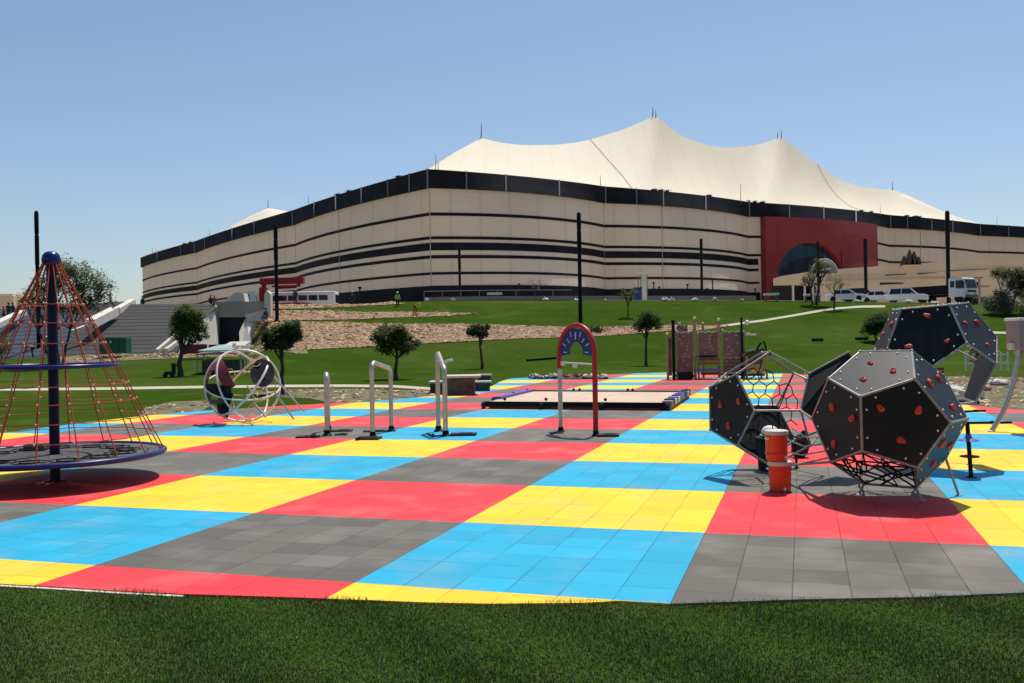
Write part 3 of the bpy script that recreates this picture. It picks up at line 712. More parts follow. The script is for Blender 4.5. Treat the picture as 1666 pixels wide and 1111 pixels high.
q = MB(); q.prism([tp(391, 575, 85), tp(403, 576, 85), tp(404, 545, 86), tp(413, 520, 88), tp(402, 512, 88), tp(389, 540, 86)], (0, 1.4, 0)); q.build('wing_wall', 'pale', tn)
q = MB(); q.prism([tp(398, 512, 87.4), tp(403, 522, 87.4), tp(424, 522, 87.4), tp(437, 505, 88), tp(434, 501, 88), tp(424, 505, 87.6)], (0, 1.4, 0)); q.build('wing_wall', 'pale', tn)
q = MB(); q.prism([tp(430, 512, 87.7), tp(440, 515, 87.7), tp(440, 478, 87.7), tp(434, 472, 87.7), tp(430, 478, 87.7)], (0, .8, 0)); q.build('end_pier', 'pale', tn)
q = MB(); q.prism([tp(362, 490.6, 88.3), tp(399, 490.6, 88.3), tp(396, 476.5, 88.3), tp(383, 475.5, 88.3)], (0, 1.4, 0)); q.build('gable_block', 'pale', tn)
q = MB(); q.prism([tp(290, 575, 84), tp(350, 570, 85), tp(349, 505, 87.5), tp(338, 511, 87.3), tp(322, 530, 86.5), tp(300, 540, 85)], (0, .9, 0)); q.build('retaining_wall', 'pale', tn)
q = MB(); q.prism([tp(334, 509, 87.2), tp(350, 496, 87.3), tp(351, 500, 87.3), tp(336, 515, 87.2)], (0, 1.5, 0)); q.build('coping', 'pale', tn)
# leaning pale beams by the terrace foot
for i, (a, b, lb) in enumerate(((P(256, 571, 83), P(287, 545, 86), 'long pale concrete beam leaning at the foot of the grey terrace'), (P(270, 570, 82.5), P(290, 556, 84.5), 'short pale concrete beam leaning beside the long one'))):
    beam(a, b, .35, .35, 'pale', 'leaning_beam', lb, 'beam')
rc = thing('roadside_barrier', 'red and white plastic barrier lying in front of the tunnel', 'barrier', P(328, 574, 80)); q = MB()
q.box((-.55, 0, .35), (2.0, .5, .8), 0, .1); q.build('barrier_block', 'redrail', rc); q = MB(); q.box((1.1, 0, .32), (.9, .5, .75), 0, .1); q.build('barrier_block', 'redrail', rc)
gc = thing('waste_container', 'dark green metal container in front of the grey terrace', 'container', P(188, 575, 84.5)); q = MB(); q.box((0, 0, .72), (2.35, 1.4, 1.4), .05, .03)
q.build('body', 'green', gc)
q = MB(); [q.box((x, -.74, .72), (.06, .07, 1.36), .05) for x in (-1.1, -.55, 0, .55, 1.1)]; q.build('ribs', 'green', gc)
q = MB(); q.box((-.1, -.76, 1.05), (.12, .05, .2), .05); q.build('latch', 'white', gc)
# far left building above the terrace
fb = thing('flat_roof_building', 'low cream flat roofed building at the far left edge', 'building', P(-10, 504, 135)); q = MB(); q.box((0, 4, 0.3), (5.6, 8, 3.6), 0, .15); q.build('wall', 'sand', fb)
q = MB(); q.box((0, 4, 2.15), (5.2, 7.6, .25)); q.build('roof', 'pale', fb)

# ------------------------------------------------------------------ lamp columns
def lamp(px, ytop, d, r, label, zb=None):
    b = onground(px, d); top = P(px, ytop, d); h = top.z-b.z
    t = thing('lamp_column', label, 'lamp post', b, 0, 'black lamp columns'); t.location = (top.x, b.y, b.z)
    q = MB(); q.lathe([(r*1.7, -.3), (r*1.7, .12), (r*1.05, .2), (r*1.0, h*.62), (r, h*.63)], n=12); q.build('column', 'black', t, smooth=True)
    q = MB(); q.lathe([(r*1.15, h*.63), (r*1.15, h*.83), (r*.95, h*.832), (r*.95, h*.842), (r*1.15, h*.845), (r*1.15, h*.985), (r*.7, h)], n=12); q.build('lamp_head', 'black', t, smooth=True)
    q = MB(); q.box((0, -r*1.7, .8), (r*.9, .05, .5)); q.build('hatch', 'black', t); return t
for a in ((59, 343, 93, .18, 'black lamp column rising behind the far left tree'), (448, 364, 91, .18, 'black lamp column in front of the rock terraces, above the round clipped tree'),
          (941.5, 345.5, 94, .19, 'tall black lamp column on the lawn slope above the red arch'), (747, 399, 165, .22, 'small distant black lamp column left of the middle of the stadium'),
          (1140.5, 388, 160, .22, 'distant black lamp column left of the red stadium portal'), (1330.5, 392, 165, .22, 'distant black lamp column in front of the glass arch'),
          (1407.5, 388, 150, .26, 'distant black lamp column over the right edge of the red portal'), (1541, 343, 135, .27, 'large black lamp column behind the white truck')): lamp(*a)

# ------------------------------------------------------------------ trees
def tree(name, label, base, trunks, blobs, leaf, nleaf, lsz, seed, group=None, cat='tree', trunkm='trunk', limb=3, lean=(0, 0), droop=0.0):
    """trunks: (dx, dy, r0, height) ; blobs: (x, y, z, rx, ry, rz) relative to the base"""
    rr = random.Random(seed); t = thing(name, label, cat, base, 0, group)
    q = MB()
    for (dx, dy, r0, h) in trunks:
        pts = []; 
        for k in range(7):
            u = k/6; pts.append(V(dx*(.3+u)+lean[0]*u*h+rr.uniform(-1, 1)*r0*.5*(k > 0), dy*(.3+u)+lean[1]*u*h+rr.uniform(-1, 1)*r0*.4, h*u-.1*(k == 0)))
        q.tube(pts, [r0*(1.35 if k == 0 else 1-.45*k/6) for k in range(7)], 8)
        tip = pts[-1]; mid = pts[4]
        bs = sorted(blobs, key=lambda b: (V(*b[:3])-tip).length)[:max(limb, 2)+3]
        for b in bs:
            c = V(*b[:3]); m1 = mid.lerp(c, .5)+V(rr.uniform(-.15, .15), rr.uniform(-.15, .15), -.1)*(h*.3)
            q.tube([mid, m1, c], [r0*.5, r0*.28, r0*.08], 5)
            for _ in range(limb):
                e = c+V(rr.uniform(-1, 1)*b[3], rr.uniform(-1, 1)*b[4], rr.uniform(-.6, 1)*b[5])*.8
                q.tube([m1, m1.lerp(e, .6)+V(0, 0, .05*h), e], [r0*.2, r0*.1, r0*.03], 4)
    q.build('trunk', trunkm, t)
    # leaves: small two-triangle leaves in clusters through each blob's volume
    vol = [b[3]*b[4]*b[5] for b in blobs]; tot = sum(vol); vs = []; fs = []
    for b, vv in zip(blobs, vol):
        n = max(12, int(nleaf*vv/tot)); ncl = max(4, n//16); cl = []
        for _ in range(ncl):
            while True:
                p = V(rr.uniform(-1, 1), rr.uniform(-1, 1), rr.uniform(-1, 1))
                if .15 < p.length < 1: break
            p = p*(p.length**-.35)
            cl.append(V(b[0]+p.x*b[3], b[1]+p.y*b[4], b[2]+p.z*b[5]))
        for k in range(n):
            c = cl[k % ncl]; s = min(b[3], b[4], b[5])*.26
            c = c+V(rr.gauss(0, s), rr.gauss(0, s), rr.gauss(0, s)-abs(rr.gauss(0, droop)))
            L = lsz*rr.uniform(.6, 1.35); a = rr.uniform(0, 6.28); e = rr.uniform(-.7, .9)
            d = V(math.cos(a)*math.cos(e), math.sin(a)*math.cos(e), math.sin(e)); u = d.cross(V(rr.uniform(-.5, .5), rr.uniform(-.5, .5), 1)).normalized()*L*.33
            i = len(vs); nn = d.cross(u).normalized()*L*.12
            vs += [c, c+d*L*.5+u+nn, c+d*L, c+d*L*.5-u+nn]; fs += [(i, i+1, i+2), (i, i+2, i+3)]
    cb = MB(); cb.v = vs; cb.f = fs; cb.build('crown', leaf, t, fix=False); return t
def gtree(px, py, **k): b = G(px, py); return b
# scattered helper for crowns given in metres: (x, y, z, rx, ry, rz)
b = onground(96, 80)
tree('spreading_tree', 'large wispy spreading tree at the left behind the red net climber', b, [(-.4, 0, .20, 4.2), (-1.9, .3, .15, 4.4), (.9, .2, .13, 4.6)],
     [(.4, 0, 8.2, 1.3, 1.2, .9), (1.9, 0, 8.1, 1.1, 1.2, .7), (3.2, 0, 7.2, 1.0, 1, .9), (3.9, .3, 6.3, .9, .9, .8), (2.6, 0, 6.2, 1.4, 1.2, .8), (.8, .2, 6.9, 1.4, 1.2, .9), (-.8, 0, 7.0, 1.2, 1.1, .8), (-1.9, 0, 6.0, 1.0, .9, .8), (-2.7, 0, 5.6, .8, .8, .7), (1.6, 0, 5.0, 1.3, 1.1, .6), (3.2, 0, 5.2, .9, .9, .5), (-.6, .5, 5.2, 1.1, 1, .6), (4.5, 0, 5.4, .5, .5, .4), (-1.2, 0, 4.2, .7, .6, .4)],
     M['leafo'], 12500, .18, 11, droop=.12)
b = G(292, 612)
tree('leafy_tree', 'bright green leafy tree on the lawn beside the tunnel', b, [(.15, 0, .21, 2.6)],
     [(.5, 0, 4.5, .75, .7, .55), (1.1, 0, 4.3, .65, .6, .5), (.1, 0, 3.9, .7, .7, .5), (1.3, 0, 3.6, .7, .7, .45), (.6, .3, 3.5, .9, .8, .5), (1.7, 0, 3.0, .5, .5, .35), (.0, 0, 3.0, .6, .6, .4), (1.1, -.2, 2.7, .6, .5, .3), (.6, 0, 4.95, .35, .35, .25)], M['leafb'], 10000, .15, 12)
RT = 'small round clipped trees on the lawn'
def roundtree(px, py, top, cw_, cbot, label, seed, dense=1.0, leaf='leafc', lean=0, d=None, flat=1):
    b = G(px, py) if d is None else onground(px, d); s = b.y/F
    zt = P(px, top, b.y).z-b.z; zb = P(px, cbot, b.y).z-b.z; R_ = cw_*s/2; zc = (zt+zb)/2; H_ = (zt-zb)/2
    rr = random.Random(seed); bl_ = [(lean, 0, zc, R_*.62, R_*.62, H_*.8)]
    for k in range(9):
        a = k*6.28/9+rr.uniform(-.3, .3); q_ = rr.uniform(.5, .68)
        bl_.append((lean+R_*q_*math.cos(a)*1.2, R_*q_*math.sin(a)*1.15, zc+H_*rr.uniform(-.7, .6), R_*rr.uniform(.22, .50), R_*.4, H_*rr.uniform(.36, .6)))
    return tree('round_tree', label, b, [(lean*.5, 0, .085*(1+R_*.4), zb+.25*H_)], bl_, M[leaf], int(5200*dense), .125*(1+R_*.25), seed, RT, limb=1)
roundtree(458, 641, 526, 62, 566, 'round clipped tree with flat broad crown nearest the steel hoop globe', 21, 1.25, lean=.1)
roundtree(645, 617, 527, 66, 572, 'wide round clipped tree behind the middle steel hoops', 22, 1.3, 'leafa')
roundtree(785, 600, 525, 34, 549, 'slim small clipped tree with a tilted trunk behind the stone picnic table', 23, .8, lean=-.25)
roundtree(1051, 595, 508, 41, 537, 'round clipped tree standing between the red arch and the climbing wall', 24, .9, lean=.2)
roundtree(1425, 556, 509, 38, 545, 'short dark clipped tree half hidden left of the upper climbing ball', 25, .9)
b = onground(1022, 98)
tree('young_tree', 'thin young tree standing high on the lawn below the stadium', b, [(.02, 0, .07, 1.6)], [(-.1, 0, 2.1, .7, .6, .35), (.5, 0, 2.5, .6, .5, .35), (-.4, 0, 2.6, .5, .5, .3), (.2, 0, 1.9, .7, .6, .2)], M['leafo'], 900, .12, 31)
b = onground(1326, 104)
tree('forked_tree', 'taller forked tree in front of the red stadium portal', b, [(.5, 0, .14, 3.2), (-.5, .2, .13, 2.6)], [(.9, 0, 4.3, .8, .7, .5), (.2, 0, 3.9, .7, .7, .4), (1.4, 0, 3.7, .6, .6, .4), (-.6, 0, 3.0, .7, .6, .5), (.5, 0, 4.9, .5, .5, .3), (-1.2, 0, 2.6, .5, .5, .4)], M['leafo'], 2300, .15, 32)
b = onground(1356, 101.5)
tree('sparse_tree', 'sparse bare looking tree right of the forked tree by the parked cars', b, [(.15, 0, .10, 2.2)], [(.2, 0, 3.1, .8, .6, .4), (1.1, 0, 2.9, .6, .5, .4), (-.7, 0, 2.7, .6, .5, .4), (.5, 0, 2.4, .9, .6, .3)], M['leafo'], 750, .12, 33, limb=4)
b = onground(870, 112)
tree('sapling', 'thin sparse sapling in front of the dark base of the stadium', b, [(0, 0, .05, 1.7)], [(0, 0, 2.2, .9, .6, .35), (.4, 0, 1.8, .6, .5, .3)], M['leafo'], 330, .12, 34, limb=4)
b = onground(1640, 100)
tree('grey_olive_tree', 'bushy grey green tree with pale lower branches at the right edge', b, [(-.6, 0, .14, 2.4), (.8, 0, .16, 2.8), (0, .3, .1, 2.6)],
     [(-.6, 0, 4.3, 1.0, .9, .5), (.5, 0, 4.0, 1.0, .9, .5), (1.4, 0, 4.2, .8, .8, .6), (2.2, 0, 3.4, 1.0, .9, .9), (1.8, 0, 2.2, 1.0, .9, .8), (-1.3, 0, 4.2, .5, .5, .4), (.9, .2, 3.1, 1.0, .9, .5), (2.7, 0, 4.3, .8, .8, .5)], M['leafa'], 8000, .17, 35, limb=4, trunkm='postg')
b = onground(1628, 99)
tree('pale_shrub', 'pale dusty shrub under the grey green tree at the right edge', b, [(0, 0, .05, .8)], [(-1.0, 0, 1.3, .8, .7, .7), (.2, 0, 1.5, .9, .7, .9), (-.3, 0, .6, 1.2, .8, .5), (1.0, 0, .9, .8, .7, .7), (0, 0, 2.3, .6, .5, .5)], M['leafg'], 4500, .18, 36, cat='shrub')
b = G(1675, 566)
tree('dark_palm', 'dark shaggy tree trunk and foliage cut off by the right edge', b, [(0, 0, .22, 2.9)], [(.1, 0, 2.6, .7, .6, .6), (-.2, 0, 3.4, .7, .6, .6), (.3, 0, 1.7, .5, .5, .7), (.5, 0, 4.2, .8, .7, .5)], M['leafc'], 2600, .16, 37)
b = onground(2, 84)
tree('green_bush', 'rounded green bush at the left picture edge below the blue terrace', b, [(0, 0, .07, 1.2)], [(-.4, 0, 1.9, 1.1, .9, .8), (.3, 0, 1.5, .8, .7, .6)], M['leafb'], 1500, .16, 38, cat='bush')
b = G(1598, 612)
tree('uprooted_palm', 'brown dried young palm standing in the rubble behind the curved pole', b, [(0, 0, .13, 1.5)], [(0, 0, 1.9, .35, .3, .45), (-.3, 0, 1.3, .25, .25, .6), (.25, 0, 1.2, .3, .3, .6)], M['postb'], 900, .2, 39, droop=.15)
hd = thing('hedge', 'low dark clipped hedge behind the white truck', 'hedge', onground(1600, 128)); rr = random.Random(5); q = MB(); 
for k in range(5200):
    c = V(rr.uniform(-3.4, 3.4), rr.uniform(-.6, .6), rr.uniform(.05, 1.25)); d = V(rr.uniform(-1, 1), rr.uniform(-1, 1), rr.uniform(-.3, 1)).normalized()*.16; u = d.orthogonal()*.5
    q.add([c, c+d*.5+u, c+d, c+d*.5-u], [(0, 1, 2), (0, 2, 3)])
q.build('foliage', 'leafc', hd, fix=False)
q = MB(); [q.tube([(x, 0, 0), (x+.1, 0, .9)], .04, 5) for x in (-2.6, -1.3, 0, 1.3, 2.6)]; q.build('stems', 'trunk', hd)

# ------------------------------------------------------------------ climbing balls (dodecahedra)
def rotm(r):
    r = np.array(r); th = np.linalg.norm(r); k = r/th; K = np.array([[0, -k[2], k[1]], [k[2], 0, -k[0]], [-k[1], k[0], 0]])
    return np.eye(3)+np.sin(th)*K+(1-np.cos(th))*K@K
def dodec(rv, c, s):
    R_ = .850651; phi = (1+5**.5)/2; h1 = 1.113516; Rb = R_*phi; zb = math.sqrt(1.401259**2-Rb**2); an = lambda k: 2*PI*k/5
    pts = [(R_*math.cos(an(k)), R_*math.sin(an(k)), h1) for k in range(5)]+[(Rb*math.cos(an(k)), Rb*math.sin(an(k)), zb) for k in range(5)]
    pts += [(Rb*math.cos(an(k+.5)), Rb*math.sin(an(k+.5)), -zb) for k in range(5)]+[(R_*math.cos(an(k+.5)), R_*math.sin(an(k+.5)), -h1) for k in range(5)]
    W = (np.array(pts)*s)@rotm(rv).T+np.array(c); return [Vector(p) for p in W.tolist()]
FACES = {'A': [0, 1, 2, 3, 4], 'D': [15, 16, 17, 18, 19]}
for i in range(5):
    j = (i+1) % 5; FACES['U%d' % i] = [i, j, 5+j, 10+i, 5+i]; p_ = (i-1) % 5; FACES['L%d' % i] = [5+i, 10+p_, 15+p_, 15+i, 10+i]
def hold(c, n, r, seed):
    rr = random.Random(seed); q = MB(); u = n.orthogonal().normalized(); w_ = n.cross(u); a0 = rr.uniform(0, 6.28)
    nn = 10; vs = []
    for lv, (rad, hh) in enumerate(((1, 0), (1.02, .22), (.8, .5), (.42, .62), (.2, .42))):
        for j in range(nn):
            a = 2*PI*j/nn+a0; rad2 = rad*(1+.22*math.sin(2*a+a0)+.12*math.sin(3*a+seed)); rad2 *= 1 if lv < 3 else 1/(1+.22*math.sin(2*a+a0))
            vs.append(c+(u*math.cos(a)+w_*math.sin(a))*r*rad2+n*r*hh*(1+.2*math.cos(a)))
    fs = [(i*nn+j, i*nn+(j+1) % nn, (i+1)*nn+(j+1) % nn, (i+1)*nn+j) for i in range(4) for j in range(nn)]+[tuple(range(4*nn, 5*nn))]
    q.add(vs, fs); return q
def climbing_ball(label, rv, c, s, panels, seed, holds=3):
    W = dodec(rv, c, s); cen = Vector(c); base = V(c[0], c[1], SURF); t = thing('climbing_ball', label, 'climbing ball', base, 0, 'dodecahedron climbing balls')
    W = [p-base for p in W]; cl = cen-base
    edges = set()
    for f in FACES.values():
        for i in range(5): edges.add(tuple(sorted((f[i], f[(i+1) % 5]))))
    q = MB()
    for a, b in edges: q.tube([W[a], W[b]], .0175, 8)
    for p in W: q.ball(p, .028, 8, 6)
    # slim double rail on open edges
    q.build('frame', 'frame', t, smooth=True)
    rr = random.Random(seed); n_h = 0
    for fn_ in panels:
        f = FACES[fn_]; fc = sum((W[i] for i in f), V(0, 0, 0))/5; n = (fc-cl).normalized()
        ins = [fc+(W[i]-fc)*.985 for i in f]
        q = MB(); q.prism([p-n*.010 for p in ins], n*.018); nf_ = len(q.f)
        for i in range(5):
            a, b = W[f[i]], W[f[(i+1) % 5]]
            for u in (.2, .8):
                p = a.lerp(b, u); p = fc+(p-fc)*.86; q.ball(p+n*.010, .017, 8, 4)
        pn = q.build('panel', 'panel', t); pn.data.materials.append(M['bolt'])
        for i_, p_ in enumerate(pn.data.polygons):
            if i_ >= nf_: p_.material_index = 1; p_.use_smooth = True
        a0 = rr.uniform(0, 6.28)
        for k in range(holds):
            a = a0+k*2.1+rr.uniform(-.35, .35); r = s and abs(s)*rr.uniform(.28, .48); u = (W[f[0]]-fc).normalized(); w_ = n.cross(u)
            h = hold(fc+(u*math.cos(a)+w_*math.sin(a))*r+n*.008, n, rr.uniform(.042, .058), seed*7+k+n_h); h.build('hold', 'hold', pn, smooth=True)
        n_h += 5
    return t, W, cl
t1, W1, c1 = climbing_ball('largest front black climbing ball with red holds, its underside netted', (2.3576, .9922, -8.2235), (5.2039, 13.0623, 1.1234), .7139, ['A', 'U0', 'U1', 'U2', 'U3', 'U4', 'L1', 'L2'], 3)
t2, W2, c2 = climbing_ball('upper rear black climbing ball raised above the other two', (1.15987, -.18618, -.70958), (7.35988, 16.42392, 1.91675), .7571, ['A', 'U0', 'U1', 'U2', 'L0'], 5)
t3, W3, c3 = climbing_ball('left climbing ball with open faces and a black rope net inside', (6.07192, -3.82411, -3.76607), (4.19626, 15.54663, 1.10263), .7049, ['A', 'L3'], 9)
def net_faces(W, faces, n1, seed, name='rope_net', par=None, rad=.011):
    q = MB(); rr = random.Random(seed)
    for f in faces:
        P_ = [W[i] for i in FACES[f]]; fc = sum(P_, V(0, 0, 0))/5
        rings = []
        for s_ in (1, .68, .36):
            rings.append([fc+(p.lerp(P_[(i+1) % 5], .5 if s_ < 1 else 0)-fc)*s_ for i, p in enumerate(P_)])
        for rg in rings[1:]: q.tube(rg+[rg[0]], rad, 6)
        for i in range(5):
            q.tube([P_[i].lerp(P_[(i+1) % 5], .33), rings[1][i], P_[i].lerp(P_[(i+1) % 5], .67)], rad, 6)
            q.tube([rings[1][i], rings[2][i]], rad, 6); q.tube([P_[i], rings[2][i].lerp(rings[1][i], .1)], rad, 6)
    q.build(name, 'blackrope', par, smooth=True)
net_faces(W1, ['L0', 'D', 'L4'], 3, 1, par=t1, rad=.013)
def loops(W, c, n, seed, par, lo=.35, hi=.8):
    """slack rope loops strung inside a ball"""
    rr = random.Random(seed); q = MB(); pts = []
    for _ in range(n):
        a, b = rr.sample(W, 2)
        p0, p3 = a.lerp(c, .05), b.lerp(c, .05); m = (p0+p3)/2+V(rr.uniform(-.2, .2), rr.uniform(-.2, .2), -rr.uniform(.05, .3)); m = m.lerp(c, .35)
        q.tube([p0*(1-u)**2+m*2*u*(1-u)+p3*u*u for u in [k/10 for k in range(11)]], .010, 6)
    return q.build('rope_loops', 'blackrope', par, smooth=True)
# hexagon-like hanging net inside the left ball, seen through its open front
q = MB(); rr = random.Random(4)
ux = V(1, .15, -.1).normalized(); uz = V(.1, .2, 1).normalized(); o_ = c3+V(.05, .25, -.05)
hx = {}
for i in range(-4, 5):
    for j in range(-4, 5):
        for k2, (dx, dz) in enumerate(((0, 0), (.5, .29))):
            p = o_+ux*((i+dx+(j % 2)*.5)*.24)+uz*((j*.87+dz)*.24)
            p += V(rr.uniform(-.02, .02), .25*((i+dx)*.24)**2+rr.uniform(-.02, .02), rr.uniform(-.02, .02))
            if (p-c3).length < .80: hx[(i, j, k2)] = p
keys = list(hx)
for a in range(len(keys)):
    for b_ in range(a+1, len(keys)):
        if (hx[keys[a]]-hx[keys[b_]]).length < .185: q.tube([hx[keys[a]], hx[keys[b_]]], .009, 5)
q.build('hanging_net', 'blackrope', t3, smooth=True)
loops(W3, c3, 7, 8, t3); loops(W1[10:], c1-V(0, 0, .6), 9, 5, t1)
# black round cut-outs rings on the lower panel of the left ball
f = FACES['L3']; fc = sum((W3[i] for i in f), V(0, 0, 0))/5; n = -(fc-c3).normalized(); u = (W3[f[0]]-fc).normalized(); w_ = n.cross(u); q = MB()
for (du, dw, rr_) in ((.18, .12, .2), (-.15, -.1, .22)):
    q.tube([fc+n*.014+u*(du+rr_*math.cos(a))+w_*(dw+rr_*math.sin(a)) for a in [2*PI*k/24 for k in range(24)]], .010, 6, closed=True)
q.build('climbing_rings', 'blackrope', t3, smooth=True)
def legs(W, idx, c, t, spread=.18, m='frame', r=.018):
    for i in idx:
        a = W[i]; f_ = V(a.x+(a.x-c.x)*spread, a.y+(a.y-c.y)*spread, 0)
        q = MB(); q.tube([a, f_], r, 8); q.lathe([(.05, 0), (.05, .012), (.02, .02)], f_, 10); q.build('leg', m, t)
legs(W1, [15, 16, 17, 18, 19], c1, t1, .22)
low3 = sorted(range(20), key=lambda i: W3[i].z)[:3]; legs(W3, low3, c3, t3, .05, 'black', .022)
low2 = sorted(range(20), key=lambda i: W2[i].z)[:3]; legs(W2, low2, c2, t2, -.1, 'black', .024)
# connecting steel tubes and nets between the balls (belongs to the left ball's frame)
q = MB(); a1 = W1[9]+V(c1.x*0, 0, 0)
off13 = V(t1.location.x-t3.location.x, t1.location.y-t3.location.y, 0)
q.tube([W3[5], W1[9]+off13], .018, 8); q.tube([W3[9], W1[14]+off13], .018, 8)
for k in range(4):
    a = W3[9].lerp(W3[5], .1+k*.2); b_ = (W1[14]+off13).lerp(W1[9]+off13, .1+.15*k); q.tube([a, a.lerp(b_, .5)+V(0, 0, -.07), b_], .012, 6)
q.build('link_rails', 'frame', t3, smooth=True)
# extra pentagon panel bridging the left ball to the others
q = MB(); o3 = t3.location
pv = [W3[5], W3[10], P(1381, 572.5, 14.9)-o3, P(1420, 640, 15.1)-o3, P(1362, 712, 15.3)-o3]; pc = sum(pv, V(0, 0, 0))/5; pn_ = (pv[1]-pv[0]).cross(pv[2]-pv[1]).normalized()
if pn_.dot(V(0, 0, EYE)-(pc+o3)) < 0: pn_ = -pn_
q.prism([pc+(p-pc)*.98 for p in pv], pn_*.018); nf_ = len(q.f)
for i in range(5):
    for u in (.2, .8): p = pv[i].lerp(pv[(i+1) % 5], u); q.ball(pc+(p-pc)*.87+pn_*.02, .017, 8, 4)
bpn = q.build('bridging_panel', 'panel', t3); bpn.data.materials.append(M['bolt'])
for i_, p_ in enumerate(bpn.data.polygons): p_.material_index = 1 if i_ >= nf_ else 0
q = MB(); [q.tube([pv[i], pv[(i+1) % 5]], .0175, 8) for i in range(5)]; q.build('bridging_frame', 'frame', t3, smooth=True)
hold(pc+(pv[1]-pc)*.42+(pv[0]-pc)*.12+pn_*.02, pn_, .055, 91).build('hold', 'hold', bpn, smooth=True)
# post with discs
pb = P(1580, 777, 14.75); dp = thing('stepping_post', 'thin dark post with two climbing discs right of the front ball', 'play post', (pb.x, pb.y, SURF)); q = MB()
tp_ = P(1573.5, 686, 14.75)-dp.location; q.tube([V(0, 0, 0), tp_], .032, 10); q.lathe([(.08, 0), (.08, .01), (.03, .02)], (0, 0, 0), 12); q.build('post', 'black', dp, smooth=True)
f_ = lambda y: (P(1577, y, 14.75)-dp.location).z
for y, pr_, m in ((743, [(.03, -.02), (.14, -.005), (.15, .005), (.14, .015), (.03, .03)], 'redrail'), (717, [(.16, 0), (.15, .012), (.06, .04), (.03, .12)], 'violet')):
    q = MB(); z = f_(y); q.lathe([(r, z+h) for r, h in pr_], tp_*(z/tp_.z)-V(0, 0, z), 16); q.build('disc', m, dp, smooth=True)

# ------------------------------------------------------------------ drink coolers
def cooler(label, base):
    t = thing('drink_cooler', label, 'cooler', base, 0, 'orange drink coolers stacked by the balls')
    q = MB(); q.lathe([(.142, 0), (.150, .01), (.152, .05), (.160, .30), (.165, .335), (.168, .345), (.168, .375), (.160, .378)], n=32)
    for z in (.09, .30): q.lathe([(.160+.0, z), (.166, z+.006), (.166, z+.016), (.160, z+.022)], n=32)
    q.build('body', 'redplastic', t, smooth=True)
    q = MB(); q.lathe([(.160, .379), (.176, .381), (.178, .41), (.170, .437), (.13, .447), (.05, .449)], n=32); q.build('lid', 'cooler_lid', t, smooth=True)
    q = MB(); q.box((.02, -.172, .06), (.035, .04, .03), 0, .006); q.tube([(.02, -.185, .06), (.02, -.20, .03)], .010, 8); q.build('spigot', 'lid', t)
    for s_ in (-1, 1):
        q = MB(); q.box((s_*.178, 0, .33), (.03, .085, .035), 0, .008); q.build('handle', 'cooler_lid', t)
    return t
b = P(1269.5, 799.5, 13.78); b.z = SURF; ca = cooler('lower orange cooler of the stack, standing on the grey tiles', b)
cb_ = dup(ca, b+V(-.045, .0, .452), .5, 'upper orange cooler of the stack, with a small white label')
q = MB(); 
for k in range(5): 
    a0, a1 = -1.30+.11*k, -1.19+.11*k; q.add([(.1700*math.cos(a0), .1700*math.sin(a0), .29), (.1700*math.cos(a1), .1700*math.sin(a1), .29), (.1715*math.cos(a1), .1715*math.sin(a1), .345), (.1715*math.cos(a0), .1715*math.sin(a0), .345)], [(0, 1, 2, 3)])
q.build('paper_label', 'white', cb_)
# white helmet on a dark tub behind
tbp = onground(1254, 15.9); tb_ = thing('plastic_tub', 'black tub standing inside the left climbing ball', 'tub', (tbp.x, tbp.y, SURF)); q = MB(); q.lathe([(.20, 0), (.23, .5), (.25, .52), (.25, .56), (.22, .56)], n=20); q.build('tub_body', 'rubber', tb_, smooth=True)
q = MB(); q.box((0, 0, .57), (.3, .08, .03)); q.build('rim_bar', 'rubber', tb_)
hm = thing('safety_helmet', 'white safety helmet lying on the black tub', 'helmet', (tbp.x, tbp.y, SURF+.585)); q = MB()
q.lathe([(.17, 0), (.165, .02), (.145, .03), (.14, .09), (.105, .145), (.05, .17), (.01, .175)], n=20); q.build('shell', 'lid', hm, smooth=True)
q = MB(); q.box((0, -.155, .01), (.2, .11, .015), 0, .005); q.build('peak', 'lid', hm)
bgp = P(1301, 679, 17.5); bg_ = thing('black_sack', 'crumpled black sack between the left and the front climbing ball', 'sack', (bgp.x, bgp.y, SURF)); q = MB()
q.ball((0, 0, .20), .2, 12, 8, .18, (.8, .7, 1.1), 3); q.ball((.06, 0, .43), .07, 8, 6, .2, (1, 1, 1.1), 4); q.build('bag', 'rubber', bg_, smooth=True)
q = MB(); q.tube([(.06+.05*math.cos(a), .05*math.sin(a), .40) for a in [k*PI/6 for k in range(12)]], .012, 6, closed=True); q.build('tie', 'black', bg_)

# ------------------------------------------------------------------ rotating rope cone on the left
pb = P(90, 785, 16.05); CT = pb.z; sp_ = thing('rope_carousel', 'tall rotating cone climber with red rope nets on a dark blue pole', 'climbing carousel', (pb.x, pb.y, SURF))
ztop = 3.93
q = MB(); q.lathe([(.16, 0), (.16, .02), (.083, .03), (.083, ztop-.2), (.07, ztop-.1)], n=24); q.build('pole', 'navy', sp_, smooth=True)
q = MB(); q.lathe([(.10, ztop-.24), (.145, ztop-.2), (.155, ztop-.14), (.14, ztop-.07), (.10, ztop-.02), (.04, ztop)], n=24); q.build('cap', 'blue', sp_, smooth=True)
def ring(r, z, tr, m, name, par, n=72): q = MB(); q.tube([(r*math.cos(2*PI*k/n), r*math.sin(2*PI*k/n), z) for k in range(n)], tr, 10, closed=True); return q.build(name, m, par, smooth=True)
ZU, ZL, RU, RL = 1.97, .455, 1.035, 1.76
ring(RU, ZU, .036, 'blue', 'upper_ring', sp_); lr_ = ring(RL, ZL, .046, 'blue', 'platform_ring', sp_)
NR = 18; q = MB(); kn = MB()
